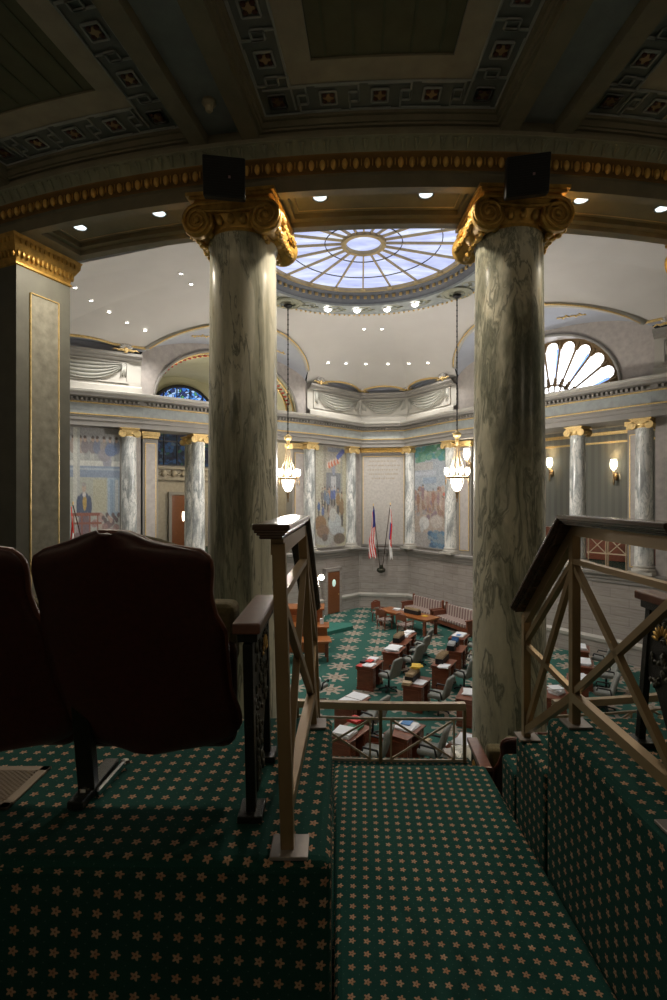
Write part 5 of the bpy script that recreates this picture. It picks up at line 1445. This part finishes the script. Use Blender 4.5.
chairs = {'A': 'grey swivel chair at the red-folder desk', 'B': 'grey swivel chair at the desk behind the red-folder desk', 'C': 'grey swivel chair at the desk with pale files', 'D': 'grey swivel chair at the desk nearest the long table',
 'E': 'grey swivel chair at the yellow-folder desk', 'F': 'grey swivel chair at the desk with the wide box of tan files', 'G': 'grey swivel chair at the desk with two small boxes', 'H': 'grey swivel chair at the farthest desk by the right column',
 'J': 'grey swivel chair seen just below the brass top rail', 'K': 'grey swivel chair at the desk with red and green folders', 'Lk': 'grey swivel chair at the desk with the blue sheet, behind the crossed bars',
 'N': 'grey swivel chair at the farthest desk seen through the right railing', 'O': 'grey swivel chair at the middle desk seen through the right railing', 'P': 'grey swivel chair at the nearest desk seen through the right railing'}
PD = {}
for k, (xp, vp, lab) in desks.items():
    x, y = at(xp, vp, T); rz = DR + random.uniform(-.05, .05)
    if k in 'NOPQ': rz = radians(180+10)-.2 if False else DR
    if k in ('K', 'Lk', 'J', 'M'): rz = radians(-35)
    PD[k] = (x, y, rz); put('d', x, y, rz, lab, G1)
    if k in chairs:
        c, s = cos(rz), sin(rz); dd = .66
        put('c', x+dd*c+.05*s, y+dd*s-.05*c, rz+random.uniform(-.35, .25), chairs[k], G2)
def DP(k): return PD[k]
papers(*DP('A'), -.05, .32, 'white papers at the far end of the red-folder desk', h=.05); papers(*DP('A'), .06, -.22, 'white papers at the near end of the red-folder desk')
papers(*DP('A'), -.02, .02, 'bright red folder lying on papers', 'red', .2, .28, .02, 1, 'red_folder', .81, 'folder'); papers(*DP('A'), -.16, -.40, 'pinkish red magazine at the corner of the red-folder desk', 'red', .2, .26, .02, 1, 'magazine', .752, 'magazine')
papers(*DP('A'), -.18, .02, 'dark closed binder on the red-folder desk', 'black', .2, .3, .06, 1, 'binder', .752, 'binder')
papers(*DP('B'), 0, 0, 'broad white paper stack on the desk behind the red-folder desk', l=.7, w=.45, h=.07, n=4)
filebox(*DP('C'), -.08, 0, 'dark box of pale files in the middle of the left desk group', l=.7)
papers(*DP('D'), -.05, -.2, 'loose white sheets on the desk nearest the long table', w=.4, l=.5, h=.05); papers(*DP('D'), 0, .3, 'second pile of white sheets on the desk nearest the long table', h=.06, tilt=.6)
filebox(*DP('E'), -.15, .05, 'file box with tan papers on the yellow-folder desk', l=.66); papers(*DP('E'), -.12, .30, 'yellow folders heaped on the desk before the right column', 'yellow', .26, .36, .06, 3, 'yellow_folder', 1.045, 'folder', .4); papers(*DP('E'), .12, -.10, 'white papers beside the file box on the yellow-folder desk')
papers(*DP('E'), -.16, -.40, 'cream papers spilling over the near edge of the yellow-folder desk', 'tan_paper', .24, .22, .08)
filebox(*DP('F'), -.08, .08, 'wide dark box of tan files behind the yellow-folder desk', l=.72); papers(*DP('F'), .1, -.4, 'white sheet beside the wide box of tan files')
filebox(*DP('G'), -.10, .27, 'left of two small dark boxes beside the right column', 'bluecard', .36); filebox(*DP('G'), -.10, -.27, 'right of two small dark boxes beside the right column', 'paper', .36)
papers(*DP('H'), 0, .1, 'white and pale sheets on the farthest desk by the right column', l=.7, w=.4, h=.05); papers(*DP('H'), 0, -.1, 'small blue sheet on the farthest desk by the right column', 'bluecard', .15, .2, .01, 1, 'blue_sheet', .81)
papers(*DP('I'), 0, .1, 'white paper on the desk half hidden by the right column', w=.4, l=.5, h=.04)
papers(*DP('J'), 0, .28, 'left half of an open white document just above the brass rail', w=.5, l=.42, h=.02, n=1, tilt=.05); papers(*DP('J'), 0, -.18, 'right half of an open white document just above the brass rail', w=.5, l=.42, h=.02, n=1, tilt=.05)
papers(*DP('K'), -.12, .42, 'red folder seen through the left crossed bars', 'red', .3, .3, .07, 2, 'red_folder', .80, 'folder'); papers(*DP('K'), .02, .20, 'green folder next to the red one behind the left crossed bars', 'greencard', .3, .3, .05, 2, 'green_folder', .752, 'folder')
papers(*DP('K'), .02, -.22, 'white paper stack seen through the left crossed bars', w=.42, l=.42, h=.10)
papers(*DP('Lk'), 0, .12, 'white papers under the blue sheet', w=.42, l=.5, h=.04); papers(*DP('Lk'), -.06, .22, 'blue printed sheet on the desk behind the middle of the brass railing', 'bluecard', .22, .28, .012, 1, 'blue_sheet', .80)
papers(*DP('M'), 0, 0, 'white papers behind the right end of the brass railing', w=.45, l=.6, h=.06)
for k, w_ in (('N', 'farthest'), ('O', 'middle'), ('P', 'nearest')): papers(*DP(k), 0, .05, 'white papers on the %s desk seen through the right railing' % w_, w=.42, l=.7, h=.07, n=4)
papers(*DP('Q'), 0, 0, 'crumpled white paper on the desk left of the right railing post', w=.3, l=.34, h=.16, n=5, tilt=1.2)
# boxes and papers on the carpet by the near desks
for x, y, mt_, lab in ((2.62, 12.35, 'paper', 'white paper pile on the carpet behind the right end of the railing'), (2.15, 12.75, 'tan_paper', 'cream papers on the carpet right of the desk with the blue sheet'),
        (1.45, 12.85, 'paper', 'loose white sheets on the carpet just beyond the desk with the blue sheet')):
    m = MB()
    for k in range(6): m.box((x+random.uniform(-.12,.12), y+random.uniform(-.10,.10), FZ+.010+.02*k), (.30,.40,.018), random.uniform(0,3))
    tag(m.build('paper_stack', mt_), lab, 'paper', 'papers on the hall carpet')
x, y = at(380, 748, .2); x -= .12; y += .25
m = MB(); 
for (cx, cy, sx, sy) in ((-.2,0,.015,.4),(.2,0,.015,.4),(0,-.2,.4,.015),(0,.2,.4,.015)): m.box((x+cx,y+cy,FZ+.15), (sx,sy,.30))
m.box((x,y,FZ+.01), (.4,.4,.02)); tag(m.build('waste_bin', 'wood_red'), 'open wooden bin on the carpet beside the desk with the blue sheet', 'bin')

# long table, wooden armchairs, striped sofas
xa, ya = at(386, 608.5, T); xb, yb_ = at(431, 618.5, T); tc = Vector(((xa+xb)/2, (ya+yb_)/2)); tr = atan2(yb_-ya, xb-xa); tl = hypot(xb-xa, yb_-ya)+.3
t = empty('long_table', (tc.x, tc.y, FZ), tr); tag(t, 'long polished wooden table in front of the striped sofas', 'table')
m = MB(); m.box((0,0,.74), (tl,1.0,.05)); m.box((0,0,.68), (tl-.2,.85,.08)); m.build('tabletop', 'wood_orange', t, world=False, bevel=.01)
for sx in (-1,1):
    for sy in (-1,1): m = MB(); m.box((sx*(tl/2-.2), sy*.38, .33), (.11,.11,.66)); m.lathe([(.06,.1),(.08,.2),(.05,.35),(.075,.55)], (sx*(tl/2-.2), sy*.38, 0), 10); m.build('leg', 'wood_red', t, world=False)
def onT(dx, dy): return tc.x+dx*cos(tr)-dy*sin(tr), tc.y+dx*sin(tr)+dy*cos(tr)
x, y = onT(.25, .05); r = empty('file_box', (x, y, FZ+.766), tr); m = MB(); m.box((0,0,.09), (.85,.22,.18)); m.build('box', 'black', r, world=False)
m = MB(); 
for k in range(24): m.box((-.38+.033*k, 0, .20+.01*(k % 3)), (.02,.18,.10))
m.build('files', 'tan_paper', r, world=False); tag(r, 'long black file box on the middle of the long table', 'file box')
for dx, dy, w, lab in ((-.75,.1,.32,'white papers at the left end of the long table'), (-.35,.28,.28,'white papers beside the black box on the long table')):
    x, y = onT(dx, dy); m = MB(); [m.box((x, y, FZ+.77+.02*k), (w,.3,.018), tr+.2*k) for k in range(4)]; tag(m.build('paper_stack', 'paper'), lab, 'paper', 'papers on the long table')
x, y = onT(.95, .1); m = MB(); m.box((x, y, FZ+.775), (.25,.2,.02), tr); tag(m.build('notepad', 'yellow'), 'small yellowish pad at the right end of the long table', 'notepad')
def armchair(x, y, rz, lab):
    r = empty('wooden_armchair', (x, y, FZ), rz); tag(r, lab, 'chair', 'wooden armchairs at the long table')
    m = MB(); m.box((0,0,.44), (.56,.54,.08)); m.build('seat', 'sofa_stripe', r, world=False, bevel=.02)
    m = MB(); m.box((0,.26,.80), (.56,.05,.28), 0, -.12); m.tube([(-.28,.26,.9),(0,.30,1.0),(.28,.26,.9)], .03, 6); m.build('backrest', 'wood_red', r, world=False)
    for sx in (-1,1):
        m = MB(); m.box((sx*.28,0,.64), (.06,.50,.04)); m.bar((sx*.28,-.22,.44), (sx*.28,-.22,.64), .04, .04, up=(0,1,0)); m.bar((sx*.28,.25,.44), (sx*.28,.27,.9), .045, .045, up=(0,1,0)); m.build('armrest', 'wood_red', r, world=False)
        for sy in (-1,1): m = MB(); m.tube([(sx*.24, sy*.22, .42), (sx*.25, sy*.24, 0)], [.03,.02], 8); m.build('leg', 'wood_red', r, world=False)
x, y = onT(-tl/2-.45, .15); armchair(x, y, tr-pi/2+.0+pi, 'wooden armchair at the left end of the long table')
x, y = onT(-.75, -.75); armchair(x, y, tr+pi, 'wooden armchair tucked under the near side of the long table')
x, y = onT(.55, -.78); armchair(x, y, tr+pi, 'wooden armchair pushed to the near side of the long table, toward its right end')
def sofa(xp0, xp1, v0, v1, lab):
    A = Vector(at(xp0, v0, 0)); B = Vector(at(xp1, v1, 0)); d = (B-A).normalized(); rz = atan2(d.y, d.x); ln = (B-A).length; c = (A+B)/2
    r = empty('striped_sofa', (c.x, c.y, FZ), rz); tag(r, lab, 'sofa', 'striped sofas along the far wall')
    m = MB(); m.box((0,.05,.42), (ln-.16,.66,.16)); m.build('seat', 'sofa_stripe', r, world=False, bevel=.04)
    m = MB(); m.box((0,.42,.72), (ln-.16,.14,.56), 0, -.10); m.build('backrest', 'sofa_stripe', r, world=False, bevel=.04)
    m = MB(); m.box((0,.10,.24), (ln-.1,.70,.18)); m.build('base', 'wood_red', r, world=False)
    for s in (-1,1):
        m = MB(); m.box((s*(ln/2-.05),.04,.36), (.10,.80,.64)); m.box((s*(ln/2-.05),.42,.50), (.10,.10,.98)); m.ellipsoid((s*(ln/2-.05),.42,1.02), (.07,.07,.07), 8, 5); m.box((s*(ln/2-.05),-.05,.70), (.15,.72,.06)); m.build('arm', 'wood_red', r, world=False, bevel=.01)
sofa(407, 437, 614.5, 623.5, 'long striped sofa behind the table, left one of the two against the far wall')
sofa(439, 474, 624.5, 637, 'long striped sofa, right one of the two, running behind the right column')

# dais, rostrum and reading desk at the left
m = MB(); poly = [at(322, 637, 0), at(353, 629.5, 0), at(349, 619, 0), at(316, 612.5, 0)]; poly = poly+[(-5.0, 25.4), (-5.4, 20.0)]
poly = [poly[0], poly[1], (.85, 24.7), (-1.2, 24.9), (-3.6, 23.0), (-4.0, 20.6)]
m.prism(poly, FZ, FZ+.17); tag(m.build('dais', plain('plain_green_carpet', (.030,.155,.12), .95), bevel=.01), 'low green carpeted dais wedge in front of the lower door', 'platform')
r = empty('rostrum_desk', (-1.7, 21.0, FZ+.0)); tag(r, 'tall red-brown wooden rostrum at the left, behind the orange reading table', 'rostrum')
xr = at(323, 620, 1.3)[0]
m = MB(); m.box((-1.75, 21.6, FZ+.86), (2.6,.9,1.34)); m.box((-1.75,21.6,FZ+1.56), (2.75,1.05,.07)); m.box((-1.75,21.14,FZ+.9), (2.2,.04,.8)); m.build('upper_tier', 'wood_orange', r, bevel=.01)
m = MB(); m.box((-1.65, 20.75, FZ+.5), (2.8,.7,.98)); m.box((-1.65,20.70,FZ+1.02), (2.95,.85,.06)); m.build('lower_tier', 'wood_orange', r, bevel=.01)
m = MB(); m.box((-.47, 20.75, FZ+1.165), (.14,.10,.22)); m.tube([(-.42,20.72,FZ+1.26),(-.36,20.6,FZ+1.42)], .02, 6); tag(m.build('microphone', 'paper'), 'small white desk speaker on the end of the rostrum', 'microphone')
r = empty('reading_table', (-1.4, 19.3, FZ)); tag(r, 'orange wooden table in front of the rostrum, behind the left aisle railing', 'table')
m = MB(); m.box((-1.25,19.45,FZ+.76), (2.3,.80,.05), .12); m.box((-1.25,19.45,FZ+.70), (2.1,.66,.06), .12); m.build('tabletop', 'wood_orange', r, bevel=.01)
for dx in (-1.0,1.0):
    for dy in (-.3,.3): m = MB(); X = -1.25+dx*cos(.12)-dy*sin(.12); Y = 19.45+dx*sin(.12)+dy*cos(.12); m.box((X, Y, FZ+.34), (.07,.07,.68)); m.build('leg', 'wood_red', r)
# lamp on the rostrum
x, y = -.62, 21.45; z0 = FZ+1.595
r = empty('rostrum_lamp', (x, y, z0)); tag(r, 'tall glass-stemmed lamp with white shades on the rostrum, behind the left handrail', 'lamp')
m = MB(); m.lathe([(.12,0),(.12,.03),(.03,.06),(.025,.12)], (x,y,z0), 14); m.build('base', 'chrome', r, smooth=True)
m = MB(); 
for k in range(7): m.ellipsoid((x,y,z0+.14+.11*k), (.05,.05,.055), 8, 5)
m.tube([(x,y,z0+.1),(x,y,z0+1.05)], .014, 6); m.build('crystal_stem', 'chrome', r, smooth=True)
for dx in (-.14, .12): m = MB(); m.lathe([(.06,0),(.12,.06),(.13,.14),(.07,.22)], (x+dx,y,z0+1.02+.08*(dx > 0)), 12); m.build('lamp_shade', 'bulb', r, smooth=True)
# chair at the left, beside the railing, with a white bag
x, y = at(317, 687, .45); put('c', x, y, radians(-120), 'grey swivel chair at the left, just beside the aisle railing post', G2)
m = MB(); m.ellipsoid((x, y, FZ+.66), (.13,.12,.10), 10, 6); tag(m.build('cloth_bag', 'paper', smooth=True), 'white cloth bag lying on the left swivel chair', 'bag')

# ================================================================== LIGHT
W = bpy.data.worlds.new('World'); bpy.context.scene.world = W; W.use_nodes = True
W.node_tree.nodes['Background'].inputs[0].default_value = (.8,.8,.8,1); W.node_tree.nodes['Background'].inputs[1].default_value = .02
def lamp(kind, loc, power, col, size=.1, rot=None, **kw):
    l = bpy.data.lights.new(kind.lower()+'_lamp', kind); l.energy = power; l.color = col
    if kind in ('POINT', 'SPOT'): l.shadow_soft_size = size
    for k, v in kw.items(): setattr(l, k, v)
    o = bpy.data.objects.new(kind.lower()+'_lamp', l); COL.objects.link(o); o.location = loc
    if rot: o.rotation_euler = rot
    return o
WARM = (1.0,.93,.85)
# daylight from the skylight

for (x, y) in LAMPS:
    lamp('POINT', (x, y, 1.20), 860, WARM, .35)
for p in VL:
    lamp('SPOT', (p[0], p[1], p[2]-.06), 300, (1,.96,.92), .06, spot_size=radians(125), spot_blend=.8)
# lit sconces along the back wall of the gallery, behind the viewer
for a_ in (-26, -12, 2.7, 17, 31):
    x, y = RP(a_, 18.55); nn = (Vector((CX, CY))-Vector((x, y))).normalized()
    q = sconce(x, y, 2.25, nn, 'lit sconce on the back wall of the gallery, out of view', 1.3, 'bulb_soft'); lamp('POINT', (q.x+nn.x*.25, q.y+nn.y*.25, q.z+.2), 9, (1,.84,.62), .12)
for x, y in SOFFIT[:6]:
    lamp('SPOT', (x, y, 2.90), 85, (1,.88,.70), .05, spot_size=radians(150), spot_blend=.5)
for q in SC: lamp('POINT', (q.x, q.y, q.z+.15), 45, (1,.80,.55), .1)
lamp('POINT', (SC2.x, SC2.y, SC2.z+.2), 40, WARM, .1)
# added pendant and point lamps standing for unseen lights of the left gallery
p = CL-NL*2.6-DL*1.5; r = tag(empty('added_pendant_lamp', (p.x, p.y, 2.6)), 'added pendant lamp for the unseen lights of the left upper gallery, behind the left column', 'lamp')
m = MB(); m.tube([(p.x,p.y,3.0),(p.x,p.y,6.75)], .02, 6); m.build('rod', 'bronze', r)
m = MB(); m.lathe([(.05,.4),(.25,.3),(.28,.1),(.15,-.05),(.02,-.1)], (p.x,p.y,2.65), 16); m.build('lamp_shade', 'bulb_soft', r, smooth=True)
lamp('POINT', (p.x, p.y, 2.3), 200, (1,.88,.66), .3)
lamp('POINT', (p.x, p.y, 3.4), 120, (1,.90,.68), .3)

# ================================================================== CAMERA
cam = bpy.data.cameras.new('camera'); co = bpy.data.objects.new('camera', cam); COL.objects.link(co)
cam.sensor_fit = 'VERTICAL'; cam.sensor_height = 36; cam.lens = 36*F/1000; cam.clip_start = .05; cam.clip_end = 200
co.location = (0,0,0); co.rotation_euler = (pi/2,0,0)
sc = bpy.context.scene; sc.camera = co
sc.view_settings.view_transform = 'Standard'; sc.view_settings.look = 'None'; sc.view_settings.exposure = 0.0; sc.view_settings.gamma = 1.0; sc.view_settings.use_curve_mapping = False
